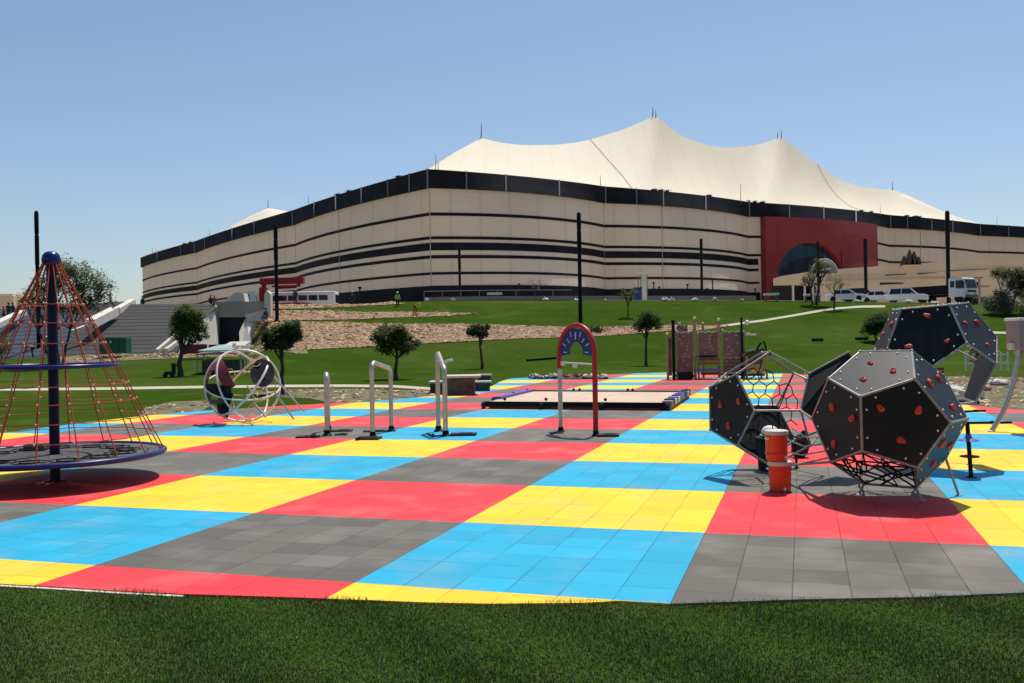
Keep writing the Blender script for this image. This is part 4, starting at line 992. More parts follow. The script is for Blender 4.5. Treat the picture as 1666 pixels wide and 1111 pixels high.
def rp(z, a, tw=0):                              # rope cone radius at a height
    r = .13+(RU-.13)*(ztop-.2-z)/(ztop-.2-ZU) if z > ZU else RU+(RL-RU)*(ZU-z)/(ZU-ZL)
    return V(r*math.cos(a), r*math.sin(a), z)
UL = [3.02, 2.70, 2.36]; LL = [1.66, 1.38, 1.08, .78, .60]
for k in range(NR):
    a = 2*PI*k/NR+.1
    if k % 2 == 0 or True:
        q.tube([rp(ztop-.2, a), rp(ZU, a)], .0105, 6)
    a2 = 2*PI*(k)/NR+.1
    q.tube([rp(ZU, a2), rp(ZL, a2+.03)], .0105, 6)
    for z in UL+LL[:-1]:
        b1, b2 = rp(z, a), rp(z, a+2*PI/NR); m_ = (b1+b2)/2-V(0, 0, .012); q.tube([b1, m_, b2], .0085, 5); kn.ball(b1, .021, 6, 5)
nq = len(q.f); q.add(kn.v, kn.f); ro_ = q.build('rope_net', 'rope', sp_, smooth=True); ro_.data.materials.append(M['knot'])
for i_, p_ in enumerate(ro_.data.polygons): p_.material_index = 1 if i_ >= nq else 0
# platform: concentric webbing with curls
q = MB()
r = .12; k = 0
while r < RL-.03:
    w0 = .040+.012*math.sin(k*1.7); n = 64; vs = []
    for j in range(n):
        a = 2*PI*j/n; wv = .012*math.sin(6*a+k*.12)
        for rr_, zz in ((r+wv, ZL+.008), (r+w0+wv, ZL+.008), (r+w0+wv, ZL-.008), (r+wv, ZL-.008)): vs.append((rr_*math.cos(a), rr_*math.sin(a), zz))
    q.add(vs, [(j*4+c, ((j+1) % n)*4+c, ((j+1) % n)*4+(c+1) % 4, j*4+(c+1) % 4) for j in range(n) for c in range(4)])
    r += w0+.002; k += 1
for j in range(36):
    a = 2*PI*j/36; q.box((.95*math.cos(a), .95*math.sin(a), ZL), (1.62, .03, .02), a)
q.build('platform_net', 'mesh', lr_)
q = MB()
for j in range(13):
    a = 2*PI*j/13; c = V(1.12*math.cos(a), 1.12*math.sin(a), ZL+.016)
    for rr_ in (.26, .15): q.tube([c+V(rr_*math.cos(t), rr_*math.sin(t), 0) for t in [2*PI*k/20 for k in range(20)]], .008, 4, closed=True)
q.build('platform_curls', 'rubber', lr_)
q = MB()
for j in range(6): a = 2*PI*j/6+.2; q.tube([(.08*math.cos(a), .08*math.sin(a), .30), (1.0*math.cos(a), 1.0*math.sin(a), ZL-.03)], .02, 6)
q.build('platform_braces', 'navy', lr_)
bx = P(59, 733, 16.7); bx = thing('black_case', 'small dark case lying on the carousel platform', 'case', (bx.x, bx.y, SURF+ZL+.017)); q = MB(); q.box((0, 0, .05), (.36, .24, .1), .1, .02); q.build('case_body', 'masonry', bx)
q = MB(); q.box((0, -.01, .107), (.3, .2, .012), .1, .004); q.build('lid', 'greyconc', bx)

# ------------------------------------------------------------------ red arch
L_, R_ = P(912.5, 703, 23.05), P(969.5, 710, 21.95); ctr = (L_+R_)/2; dx = (R_-L_); half = math.hypot(dx.x, dx.y)/2; rz = math.atan2(dx.y, dx.x)
ar = thing('play_arch', 'red tubular arch with a dark blue panel and a white crossbar', 'arch', (ctr.x, ctr.y, SURF), rz); zc = 2.60-half
q = MB(); A = [V(half*math.cos(a), 0, zc+half*math.sin(a)) for a in [PI*k/24 for k in range(25)]]
q.tube([V(half, 0, 0)]+A+[V(-half, 0, 1.55)], .062, 14); q.build('arch_tube', 'red', ar, smooth=True)
q = MB(); q.tube([V(-half, 0, 0), V(-half, 0, 1.56)], .056, 14); q.build('steel_leg', 'steel', ar, smooth=True)
q = MB(); ro, ri = half-.07, half-.40; n = 28; pr_ = []
for k in range(n+1): a = -.12+(PI+.24)*k/n; pr_.append(V(ro*math.cos(a), -.02, zc+ro*math.sin(a)))
for k in range(n, -1, -1): a = -.12+(PI+.24)*k/n; pr_.append(V(ri*math.cos(a), -.02, zc+ri*math.sin(a)))
q.v = []; vs = pr_; m_ = n+1; inn = pr_[m_:][::-1]; out = pr_[:m_]
vs = out+inn+[p+V(0, .04, 0) for p in out]+[p+V(0, .04, 0) for p in inn]; fs = []
for k in range(n): fs += [(k, k+1, m_+k+1, m_+k), (2*m_+k+1, 2*m_+k, 3*m_+k, 3*m_+k+1), (k+1, k, 2*m_+k, 2*m_+k+1), (m_+k, m_+k+1, 3*m_+k+1, 3*m_+k)]
fs += [(0, m_, 3*m_, 2*m_), (n, 2*m_+n, 3*m_+n, m_+n)]
q.add(vs, fs); pn = q.build('arch_panel', 'bluepanel', ar)
q = MB()
for k in range(9):
    a = .05+(PI-.1)*k/8; rm = (ro+ri)/2+(.05 if k % 2 else -.02); c = V(rm*math.cos(a), -.026, zc+rm*math.sin(a)); ax = V(math.cos(a), 0, math.sin(a)); sd_ = V(-math.sin(a), 0, math.cos(a))
    q.box(c, (.13 if k != 4 else .17, .022 if k != 4 else .035, .01), 0, 0, Matrix((ax, sd_, ax.cross(sd_))).transposed())
q.build('scale_marks', 'tick', pn)
q = MB(); q.tube([(-half+.05, 0, 1.70), (half-.05, 0, 1.67)], .022, 8); q.build('crossbar', 'whitesteel', ar, smooth=True)
q = MB(); q.box((-half+.16, -.02, 1.68), (.14, .05, .1), 0, .01); q.box((-.05, -.02, 1.62), (.16, .04, .08), .0, .01); q.build('grip_block', 'lid', ar)
for s_ in (-1, 1): q = MB(); q.lathe([(.10, 0), (.10, .02), (.07, .04), (.066, .12)], (s_*half, 0, 0), 14); q.build('base_shoe', 'black', ar)

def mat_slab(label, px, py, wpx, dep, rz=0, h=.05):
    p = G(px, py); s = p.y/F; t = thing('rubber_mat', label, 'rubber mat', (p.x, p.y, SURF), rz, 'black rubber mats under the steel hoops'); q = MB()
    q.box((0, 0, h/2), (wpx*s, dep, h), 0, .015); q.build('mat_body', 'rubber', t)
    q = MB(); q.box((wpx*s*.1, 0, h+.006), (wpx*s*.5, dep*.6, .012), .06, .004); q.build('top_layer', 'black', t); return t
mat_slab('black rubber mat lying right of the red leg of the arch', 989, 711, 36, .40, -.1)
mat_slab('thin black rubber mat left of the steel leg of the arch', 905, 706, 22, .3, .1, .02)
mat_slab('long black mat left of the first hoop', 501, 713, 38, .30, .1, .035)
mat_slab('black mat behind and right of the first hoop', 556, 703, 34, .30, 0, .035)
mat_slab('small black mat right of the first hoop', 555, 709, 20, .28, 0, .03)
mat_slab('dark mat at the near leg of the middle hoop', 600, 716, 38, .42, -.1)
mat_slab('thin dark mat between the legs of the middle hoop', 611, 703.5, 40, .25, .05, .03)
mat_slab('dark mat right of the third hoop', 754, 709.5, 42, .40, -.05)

# ------------------------------------------------------------------ steel hoops
def hoop(label, nx, ny, fx, fy, zn, zf, r=.056, extra=None):
    a, b_ = G(nx, ny), G(fx, fy); c = (a+b_)/2; t = thing('steel_hoop', label, 'hoop', (c.x, c.y, SURF), 0, 'brushed steel hoops set in the playground'); o = t.location
    a = V(a.x-o.x, a.y-o.y, 0); b_ = V(b_.x-o.x, b_.y-o.y, 0); d = (b_-a).normalized(); R_ = .2
    pts = [a, a+V(0, 0, zn-R_)]
    for k in range(1, 8): u = PI/2*k/8; pts.append(a+V(0, 0, zn-R_+R_*math.sin(u))+d*R_*(1-math.cos(u)))
    pts.append(a+d*R_+V(0, 0, zn)); pts.append(b_-d*R_+V(0, 0, zf))
    for k in range(1, 8): u = PI/2*k/8; pts.append(b_+V(0, 0, zf-R_+R_*math.cos(u))-d*R_*(1-math.sin(u)))
    pts += [b_+V(0, 0, zf-R_), b_]
    q = MB(); q.tube(pts, r, 14); q.build('tube', 'steel', t, smooth=True)
    for p in (a, b_): q = MB(); q.lathe([(r*2, 0), (r*2, .02), (r*1.35, .05), (r*1.2, .14)], p, 14); q.build('base_shoe', 'black', t)
    if extra: q = MB(); q.tube([p for p in extra], .03, 8); q.build('side_grip', 'whitesteel', t, smooth=True)
    return t
hoop('low steel hoop seen end on, leftmost of the three', 532.5, 710, 534, 702, 1.50, 1.46, .062, [V(.05, 0, 1.15), V(.17, -.02, 1.17)])
hoop('middle steel hoop standing broad side with sloping top', 606.5, 713, 637, 703, 1.78, 1.62)
hoop('tallest steel hoop, right of the middle one, with a small side grip', 725, 711, 713.5, 703, 1.66, 1.96, .06, [V(.07, -.3, 1.72), V(.2, -.35, 1.80), V(.32, -.35, 1.82)])
q = MB(); a, b_, c = G(695, 708), G(705, 713.5), G(718, 712); o = G(705, 711)
tl_ = thing('bent_rod', 'thin bent dark rod lying left of the third hoop', 'rod', (o.x, o.y, SURF)); o = tl_.location
q.tube([V(p.x-o.x, p.y-o.y, .03) for p in (a, b_, c)], .022, 6); q.build('rod', 'black', tl_)
q = MB(); q.ball((0, -.05, .03), .04, 8, 6); q.build('end_knob', 'black', tl_)

# ------------------------------------------------------------------ steel hoop globe
gc_ = P(395, 627, 27.4); gt = thing('hoop_globe', 'toppled globe of white steel hoops with brown panels and rope inside', 'climbing globe', (gc_.x, gc_.y, SURF)); cz = gc_.z-SURF; R0 = 1.06
def circ(n, r=R0, c=(0, 0, 0), a0=0, a1=2*PI, k=48):
    n = V(*n).normalized(); u = n.cross(V(0, 0, 1)).normalized(); w_ = u.cross(n)*-1
    return [V(*c)+V(0, 0, cz)+(u*math.cos(a)+w_*math.sin(a))*r for a in [a0+(a1-a0)*i/k for i in range(k+1)]]
for n, tr in (((.35, -1, .25), .034), ((-.75, -.55, .75), .034), ((.9, -.35, .35), .030), ((.15, -.35, 1), .024)):
    q = MB(); q.tube(circ(n)[:-1], tr, 8, closed=True); q.build('hoop', 'whitesteel', gt, smooth=True)
def ribbon_on(pts, w0, name, m, r_=R0-.03):
    """curved sheet panel following a path on the globe's front half; path in (x, z) of the unit ball"""
    rws = []; n = len(pts)
    P3 = [V(x, -math.sqrt(max(0, 1-x*x-z*z)), z).normalized() for x, z in pts]
    fine_ = []
    for i in range(n-1):
        for k in range(5): fine_.append((P3[i]*(1-k/5)+P3[i+1]*(k/5)).normalized())
    fine_.append(P3[-1])
    for i, d in enumerate(fine_):
        tg = (fine_[min(i+1, len(fine_)-1)]-fine_[max(i-1, 0)]).normalized(); sd2 = d.cross(tg).normalized(); wd = w0*(.75+.25*math.sin(PI*i/(len(fine_)-1)))
        sec = [(d+sd2*(wd*u)).normalized() for u in (-1, -.4, .4, 1)]
        row = [V(0, 0, cz)+e*r_ for e in sec]+[V(0, 0, cz)+e*(r_-.03) for e in sec[::-1]]; row.append(row[0]); rws.append(row)
    q = MB(); q.grid(rws); return q.build(name, m, gt)
ribbon_on([(-.88, .05), (-.95, .28), (-.80, .56), (-.52, .62), (-.28, .36), (-.04, -.04)], .19, 'curved_panel', 'redrail')
ribbon_on([(-.90, -.05), (-.60, -.05), (-.30, -.10), (-.04, -.08)], .16, 'curved_panel', 'black')
ribbon_on([(-.10, -.12), (-.30, -.45), (-.42, -.72), (-.52, -.84)], .19, 'curved_panel', 'black')
ribbon_on([(-.78, -.15), (-.86, -.40), (-.78, -.60), (-.62, -.76)], .16, 'curved_panel', 'masonry')
ribbon_on([(-.75, -.40), (-.48, -.42), (-.30, -.38)], .07, 'curved_panel', 'masonry')
dn = V(.25, -1, .35).normalized(); dc = V(.70, -.45, cz+.36); q = MB(); u = dn.cross(V(0, 0, 1)).normalized(); w_ = u.cross(dn)
nseg = 24; vs = []
poly = [dc+(u*math.cos(a)*.34+w_*math.sin(a)*.42) for a in [2*PI*k/nseg for k in range(nseg)]]
q.prism(poly, dn*.03); dk = q.build('round_panel', 'masonry', gt)
for (a_, b2) in ((.02, .18), (.14, -.2)):
    q = MB(); cc = dc+u*a_-w_*b2+dn*.032; q.prism([cc+(u*math.cos(a)*.08+w_*math.sin(a)*.08) for a in [2*PI*k/12 for k in range(12)]], dn*.006); q.build('hand_hole', 'black', dk)
q = MB(); rr = random.Random(2)
b_ = V(.3, 0, .2)
for k in range(34):
    a = b_.copy(); b_ = a+V(rr.gauss(0, 1), rr.gauss(0, 1), rr.gauss(0, 1)).normalized()*rr.uniform(.4, .8)
    if b_.length > .9: b_ = b_.normalized()*.9
    q.tube([a+V(.15, 0, cz), (a+b_)/2+V(.15, 0, cz-.05), b_+V(.15, 0, cz)], .013, 5)
q.build('rope_net', 'knot', gt, smooth=True)
for (ax_, ay_, bx_, by_, dd) in ((445, 612, 496, 671, 27.0), (447, 638, 478, 682, 26.6), (414, 657, 433, 679, 26.4)):
    q = MB(); q.tube([P(ax_, ay_, dd)-gt.location, P(bx_, by_, dd-.1)-gt.location], .028, 8); q.build('support_pole', 'steel', gt, smooth=True)
q = MB(); q.box(P(398, 563.5, 27.2)-gt.location, (.5, .1, .06), 0, .02); q.box(P(381, 562, 27.2)-gt.location, (.1, .1, .14), .3, .02); q.build('clamp', 'whitesteel', gt)
# work shelter behind the globe
sh = thing('site_table', 'covered site table stacked with pale sheets behind the hoop globe', 'table', G(362, 606)); s_ = sh.location.y/F; q = MB()
q.prism([V(-1.7, -.9, 1.35), V(1.75, -.9, 1.38), V(1.75, .9, 1.5), V(-1.7, .9, 1.5)], (0, 0, .07)); q.build('table_top', 'greyconc', sh)
q = MB(); q.prism([V(-1.6, -.7, 1.6), V(.9, -.7, 1.62), V(1.9, .6, 2.15), V(-.4, .6, 2.0)], (0, 0, .06)); q.build('pale_sheet', 'tealm', sh)
q = MB(); q.prism([V(-.3, -.3, 1.66), V(1.5, -.3, 1.70), V(2.0, .7, 2.25), V(.4, .7, 2.2)], (0, 0, .08)); q.build('stacked_sheet', 'pale', sh)
for x in (-1.6, 1.6):
    for y in (-.8, .8): q = MB(); q.box((x, y, .68), (.09, .09, 1.36)); q.build('leg', 'tealm', sh)
q = MB(); q.box((0, .2, .5), (2.9, .9, .9), 0, .03); q.build('lower_shelf', 'masonry', sh)

# ------------------------------------------------------------------ low deck lying on the tiles
fl, fr, brr, bll = G(787, 666), G(1085, 669), G(1117, 648), G(863, 646)
dk = thing('low_deck', 'wide low play deck with a plywood top and dark rims lying flat', 'deck', ((fl+fr+brr+bll)/4)); dk.location.z = SURF; o = dk.location.copy()
c4 = [V(p.x-o.x, p.y-o.y, 0) for p in (fl, fr, brr, bll)]; HT = .22
q = MB(); q.prism([c*.985+V(0, 0, .06) for c in c4], (0, 0, HT-.07)); q.build('deck_top', 'ply', dk)
def rail(a, b, w_, z0, z1, name, m):
    d = (b-a); L = d.length; q = MB(); q.box((a+b)/2+V(0, 0, (z0+z1)/2), (L, w_, z1-z0), math.atan2(d.y, d.x), .01); return q.build(name, m, dk)
rail(c4[0], c4[1], .12, .08, .245, 'rim', 'black'); rail(c4[0]+V(.2, -.03, 0), c4[1]+V(-.2, -.03, 0), .06, .0, .078, 'lower_beam', 'redrail')
rail(c4[3], c4[2], .10, .10, .26, 'rim', 'redrail')
a, b = c4[3], c4[0].lerp(c4[3], .25); rail(a, b, .34, .19, .30, 'side_beam', 'violet')
rail(c4[0].lerp(c4[3], .12), c4[0].lerp(c4[3], .9), .14, .05, .188, 'side_beam', 'black')
cols = ['postb', 'black', 'tick', 'violet', 'tick', 'bluepanel', 'redplastic', 'violet', 'black', 'bluepanel', 'sack', 'black']
for k in range(12): rail(c4[1].lerp(c4[2], k/12+.004), c4[1].lerp(c4[2], (k+1)/12-.004), .30, .12, .29+.03*(k % 2), 'side_block', cols[k])
rail(c4[1], c4[2], .2, .0, .118, 'side_beam', 'redrail')
for p in [c4[0], c4[0].lerp(c4[1], .33), c4[0].lerp(c4[1], .66), c4[1]]:
    q = MB(); q.ball(p+V(0, -.06, .14), .09, 8, 6); q.tube([p+V(0, -.09, 0), p+V(0, -.09, .2)], .07, 8); q.build('foot', 'rubber', dk)
for p in [c4[0].lerp(c4[1], .36)+V(0, .6, 0), c4[0].lerp(c4[1], .69)+V(0, .6, 0), c4[3].lerp(c4[2], .29), c4[3].lerp(c4[2], .33), c4[3].lerp(c4[2], .64), c4[3].lerp(c4[2], .67), c4[3].lerp(c4[0], .08), c4[2], c4[0]+V(.3, .3, 0), c4[0]+V(.7, .35, 0), c4[0].lerp(c4[3], .6)]:
    q = MB(); q.ball(p+V(0, 0, .29), .055, 8, 6); q.build('knob', 'rubber', dk)

# ------------------------------------------------------------------ masonry picnic set
pt = thing('picnic_table', 'square masonry table with a pale stone slab, on the tile edge', 'table', G(749, 644)); s = pt.location.y/F
q = MB(); q.box((0, .55, .36), (1.15, 1.1, .74)); q.build('base', 'masonry', pt)
q = MB(); q.box((.1, .6, .79), (1.45, 1.5, .09), .0, .015); q.build('slab_top', 'slab', pt)
def bench(label, px, py, w_, dpt, h):
    t = thing('stone_bench', label, 'bench', G(px, py), 0, 'masonry benches round the picnic table'); q = MB(); q.box((0, dpt/2, h/2-.03), (w_*.85, dpt*.8, h-.04)); q.build('base', 'masonry', t)
    q = MB(); q.box((0, dpt/2, h), (w_, dpt, .08), 0, .015); q.build('slab_top', 'slab', t)
bench('low masonry bench left of the stone picnic table', 711, 641, .72, 1.2, .50)
bench('low masonry bench right of the stone picnic table', 784, 637, .82, .8, .42)
bench('far masonry bench behind the stone picnic table', 788, 627, .75, .6, .52)

# ------------------------------------------------------------------ climbing wall tower
cwb = onground(1150, 49.5); cwt = thing('climbing_wall', 'brown play tower with climbing wall panels, posts and pale holds', 'play tower', (cwb.x, cwb.y, SURF)); S_ = cwb.y/F
def wx(px): return (px-1150)*S_
def post(px, h, dy, r, m, knob=True):
    q = MB(); q.tube([V(wx(px), dy, 0), V(wx(px), dy, h)], r, 8); po_ = q.build('post', m, cwt, smooth=True)
    if knob: q = MB(); q.ball((wx(px), dy, h+.07), r*1.25, 8, 6); q.build('post_cap', 'sack' if m != 'black' else 'black', po_, smooth=True)
for a in ((1088, 2.35, .2, .07, 'postb'), (1096, 3.0, -.15, .085, 'black'), (1102, 2.5, 0, .05, 'postb'), (1131, 3.15, -.1, .07, 'postb'), (1137, 2.4, 0, .045, 'postb'), (1170, 3.05, -.1, .07, 'postb'), (1177, 2.5, 0, .045, 'postb'), (1208, 3.1, 0, .06, 'black', ), (1212, 2.4, .1, .05, 'postb'), (1116, 2.9, 1.6, .06, 'postb'), (1155, 2.9, 1.6, .06, 'postb')): post(*a)
rr = random.Random(12)
for x0, x1, z0, z1, dy in ((1103, 1128, 1.25, 2.45, 0), (1139, 1168, 1.25, 2.45, 0), (1179, 1206, 1.15, 2.45, 0), (1103, 1128, .35, 1.2, .05), (1179, 1206, .35, 1.08, .05), (1089, 1095, .2, 2.2, .25), (1110, 1128, 2.4, 2.85, 1.4)):
    xa, xb = wx(x0), wx(x1); q = MB(); n = 8
    top = [V(xb+(xa-xb)*k/n, dy, z1+.06*math.sin(k*2.1)) for k in range(n+1)]
    q.prism([V(xa, dy, z0), V(xb, dy, z0)]+top, (0, .09, 0)); wp = q.build('wall_panel', 'brown', cwt)
    if z1 > 2.3 and dy == 0:
        q = MB()
        for k in range(n): q.box(((top[k].x+top[k+1].x)/2, dy+.045, (top[k].z+top[k+1].z)/2+.04), (abs(xa-xb)/n*.98, .12, .05))
        q.build('top_edge', 'sack', wp)
    if xb-xa > .5:
        for k in range(6 if z1 > 2 else 3):
            hh = hold(V(rr.uniform(xa+.12, xb-.12), dy-.002, z0+(z1-z0)*(k+.6)/(6.4 if z1 > 2 else 3.4)), V(0, -1, 0), .075, k+int(x0)); hh.build('hold', 'holdp', wp)
for x0, x1, z in ((1139, 1168, 1.05), (1139, 1170, .82), (1130, 1172, .5), (1141, 1166, .3)):
    q = MB(); q.box(((wx(x0)+wx(x1))/2, -.15, z), (wx(x1)-wx(x0), .5, .13), 0, .03); q.build('seat_plank', rr.choice(['redrail', 'violet', 'redrail', 'brown']), cwt)
q = MB(); q.box((wx(1155), -.3, .93), (1.0, .1, .07)); q.build('handrail', 'postb', cwt)
for x0, x1, z in ((1103, 1130, .18), (1139, 1168, 1.2), (1180, 1207, .2)):
    q = MB(); q.box(((wx(x0)+wx(x1))/2, .7, z), (wx(x1)-wx(x0), 1.3, .12)); q.build('floor_deck', 'rubber', cwt)
q = MB(); q.box((wx(1115), .02, .2), (.85, .04, .4)); q.build('crawl_flap', 'rubber', cwt)
q = MB()
for k in range(5): q.tube([V(wx(1180), -.02, .35+.2*k), V(wx(1206), -.02, .35+.2*k)], .025, 6)
q.build('rungs', 'postb', cwt)
q = MB(); q.ball((wx(1218), .1, 2.95), .13, 10, 8); q.build('lamp_globe', 'lid', cwt, smooth=True)
q = MB(); q.box((wx(1218), 0, 2.35), (.24, .12, .16), 0, .03); q.box((wx(1227), 0, 2.3), (.3, .1, .09), 0, .03); q.build('side_grip', 'lid', cwt)
# low annex on its right
hb = onground(1233, 48.5); ht = thing('play_hut', 'low dark play hut with a gable roof right of the climbing wall', 'play house', (hb.x, hb.y, SURF))
for x in (-.55, .48):
    for y in (0, 1.1): q = MB(); q.box((x, y, .65), (.09, .09, 1.3)); q.build('post', 'postb', ht)
q = MB(); q.prism([V(-.7, -.1, 1.2), V(.75, -.1, 1.2), V(.5, -.1, 1.45), V(.25, -.1, 1.62), V(-.1, -.1, 1.5), V(-.55, -.1, 1.42)], (0, 1.3, 0)); q.build('roof', 'leafc', ht)
q = MB(); q.tube([V(-.1, -.2, 1.5), V(.12, -.2, 1.85), V(.3, -.2, 1.95), V(.42, -.2, 1.5)], .05, 6); q.build('roof_frame', 'black', ht)
q = MB(); q.box((-.1, .05, .62), (.85, .06, .35), 0, .02); q.build('wall_panel', 'postb', ht); q = MB(); q.box((.02, .0, .42), (.7, .07, .16), 0, .02); q.build('wall_panel', 'yellow', ht)
q = MB(); q.box((-.1, .5, .22), (1.0, .9, .12)); q.build('floor_deck', 'bluepanel', ht); q = MB(); q.box((-.05, 1.0, .8), (.95, .06, .8)); q.build('back_wall', 'brown', ht)
# far pile of wrapped parts on the tiles behind the arch
rr = random.Random(31)
for px, w_, h_, lb in ((869, .55, .36, 'pale wrapped bundle at the left end of the far parts row'), (884, .5, .22, 'flat pale bundle second in the far parts row'), (899, .6, .35, 'pale rounded bundle left of the red arch leg in the far row'),
                       (921, .7, .32, 'dark and white bundle inside the arch in the far row'), (938, .6, .3, 'dark lumpy bundle right of the middle of the far row'), (957, .7, .30, 'pale bundle just left of the red arch leg in the far row'), (976, .8, .22, 'flat pale bundle at the right end of the far parts row')):
    b = G(px, 617); t = thing('wrapped_bundle', lb, 'bundle', (b.x, b.y, SURF), rr.uniform(-.4, .4), 'wrapped play parts lying in a far row'); q = MB()
    q.ball((0, 0, h_*.45), w_*.5, 10, 7, .15, (1, .7, h_/w_*.95), int(px)); q.ball((w_*.3, .1, h_*.4), w_*.3, 8, 6, .2, (1, .8, .8), int(px)+1); q.build('wrapping', 'sack' if 'dark' not in lb else 'redrail', t)
    q = MB(); q.box((0, -w_*.2, h_*.25), (w_*1.1, .12, .12), rr.uniform(-.2, .2), .02); q.build('plank', 'redrail' if 'dark' not in lb else 'sack', t)
    q = MB(); q.tube([(-w_*.4, -.1, .06), (0, -.2, h_*1.0), (w_*.45, 0, .1)], .025, 5); q.build('strap', 'black', t)
# dark trench slit / long pole on the lawn
p0, p1 = G(858, 587.5), G(905, 583.5); lp = thing('lying_pole', 'dark pole lying on the lawn left of the red arch', 'pole', (p0+p1)/2); q = MB(); q.tube([p0-lp.location+V(0, 0, .1), p1-lp.location+V(0, 0, .1)], .09, 8); q.build('pole', 'black', lp)
q = MB(); q.ball(p0-lp.location+V(0, 0, .1), .11, 8, 6); q.build('end_cap', 'rubber', lp)
for px, py, lb, r in ((1330, 554, 'flat dark disc lying on the lawn left of the upper climbing ball', .55), (1402, 552, 'dark tyre lying on the lawn beside the clipped tree', .6), (970, 540.5, 'dark bush like clump on the rock bank right of the arch', .55)):
    b = G(px, py); t = thing('lawn_tyre' if 'clump' not in lb else 'dark_clump', lb, 'tyre' if 'clump' not in lb else 'plant', b); q = MB()
    if 'clump' in lb:
        rq = random.Random(3)
        for k in range(260):
            c = V(rq.gauss(0, .35), rq.gauss(0, .25), abs(rq.gauss(.15, .18))); d = V(rq.uniform(-1, 1), rq.uniform(-1, 1), rq.uniform(0, 1)).normalized()*.2; u = d.orthogonal()*.5; q.add([c, c+d*.5+u, c+d, c+d*.5-u], [(0, 1, 2), (0, 2, 3)])
        q.build('foliage', 'leafc', t, fix=False); q = MB(); q.tube([(0, 0, 0), (0, 0, .2)], .04, 5); q.build('stem', 'trunk', t)
    else:
        q.tube([(r*.75*math.cos(a), r*.75*math.sin(a), .12) for a in [2*PI*k/20 for k in range(20)]], r*.25, 8, closed=True); q.build('tyre', 'rubber', t, smooth=True)
        q = MB(); q.tube([(r*.5*math.cos(a), r*.5*math.sin(a), .16) for a in [2*PI*k/20 for k in range(20)]], .05, 6, closed=True); q.build('rim', 'lid' if 'tyre' in lb else 'rubber', t, smooth=True)

# ------------------------------------------------------------------ right edge: bent pole with climbing boulder
b = G(1612, 704); bp = thing('bent_pole', 'curved galvanised pole with a weathered box on top at the right edge', 'play pole', (b.x, b.y, SURF)); o = bp.location.copy(); q = MB()
cpts = [(1611, 705, b.y), (1625, 682, b.y), (1638, 655, b.y), (1648, 625, b.y), (1655, 590, b.y), (1658, 560, b.y), (1658, 535, b.y)]
pp = [P(*c)-o for c in cpts]; sm = []
for i in range(len(pp)-1):
    p0_, p1_, p2_, p3_ = pp[max(i-1, 0)], pp[i], pp[i+1], pp[min(i+2, len(pp)-1)]
    for k in range(6):
        u = k/6; sm.append(.5*((2*p1_)+(p2_-p0_)*u+(2*p0_-5*p1_+4*p2_-p3_)*u*u+(3*p1_-p0_-3*p2_+p3_)*u**3))
sm.append(pp[-1]); q.tube(sm, .058, 12); q.build('pole', 'steel', bp, smooth=True)
c = P(1665, 545, b.y+.1)-o; q = MB(); q.box(c, (.56, .5, .68), .12, .07); q.box(c+V(.05, 0, -.38), (.40, .4, .14), .2, .06); q.build('box', 'holdp', bp, smooth=True)
q = MB(); q.box(c+V(0, 0, .36), (.60, .54, .07), .12, .03); q.build('white_lid', 'lid', bp)
q = MB(); q.box(c+V(-.31, -.05, -.25), (.1, .2, .16), .1, .03); q.build('bracket', 'sack', bp)
q = MB(); q.lathe([(.07, 0), (.07, .03), (.055, .04)], (0, 0, 0), 12); q.build('foot', 'lid', bp)
# stuff lying in the rubble on the right
rr = random.Random(77)
for px, py, w_, h_, m, lb in ((1556, 652, .9, .55, 'sack', 'large pale sheeted heap behind the upper climbing ball'), (1583, 650, .7, .45, 'sack', 'pale sack right of the large sheeted heap'), (1540, 640, .7, .5, 'wcloth', 'off white sack behind the dark ball panel'),
                              (1318, 622, .7, .42, 'sack', 'cream sack seen through the left ball near the wall tower'), (1330, 633, .5, .36, 'orange', 'orange cloth sack seen between the left and front ball'), (1600, 636, .6, .3, 'pcloth', 'pinkish bundle in the rubble near the bent pole'),
                              (1625, 627, .8, .3, 'sack', 'flat pale sack in the rubble right of the dry palm'), (1470, 636, .6, .4, 'pcloth', 'pink bag behind the front climbing ball')):
    b = G(px, py); t = thing('site_sack', lb, 'sack', (b.x, b.y, 0), rr.uniform(-.5, .5)); q = MB(); q.ball((0, 0, h_*.42), w_*.5, 12, 8, .16, (1, .75, h_/w_), int(px)); q.ball((w_*.28, .05, h_*.35), w_*.3, 9, 6, .2, (1, .8, .8), int(px)+3); q.build('bag', m, t)
    q = MB(); q.tube([(-w_*.3, 0, h_*.8), (-w_*.38, 0, h_*1.05), (-w_*.32, .03, h_*1.12)], .035, 6); q.build('tied_neck', m, t)
b = G(1560, 659); bt = thing('dark_board', 'long dark board lying on the edge of the tiles behind the upper ball', 'board', (b.x, b.y, SURF)); q = MB(); q.box((.1, .1, .05), (1.1, .3, .09), .05, .02); q.build('board', 'navy', bt)
q = MB(); q.box((.1, .1, .11), (.2, .25, .03), .05); q.build('cleat', 'black', bt)
b = G(1513, 640); rb = thing('red_bench', 'dark red slatted picnic bench behind the two right climbing balls', 'bench', (b.x, b.y, 0)); q = MB()
for k in range(3): q.box((0, .12*k, .46), (1.5, .1, .05))
q.build('seat', 'red', rb); q = MB()
for k in range(3): q.box((0, .42+.03*k, .62+.14*k), (1.5, .04, .1))
q.build('backrest', 'redrail', rb)
for x in (-.6, .6): q = MB(); q.box((x, .2, .22), (.07, .4, .44)); q.build('leg', 'black', rb)
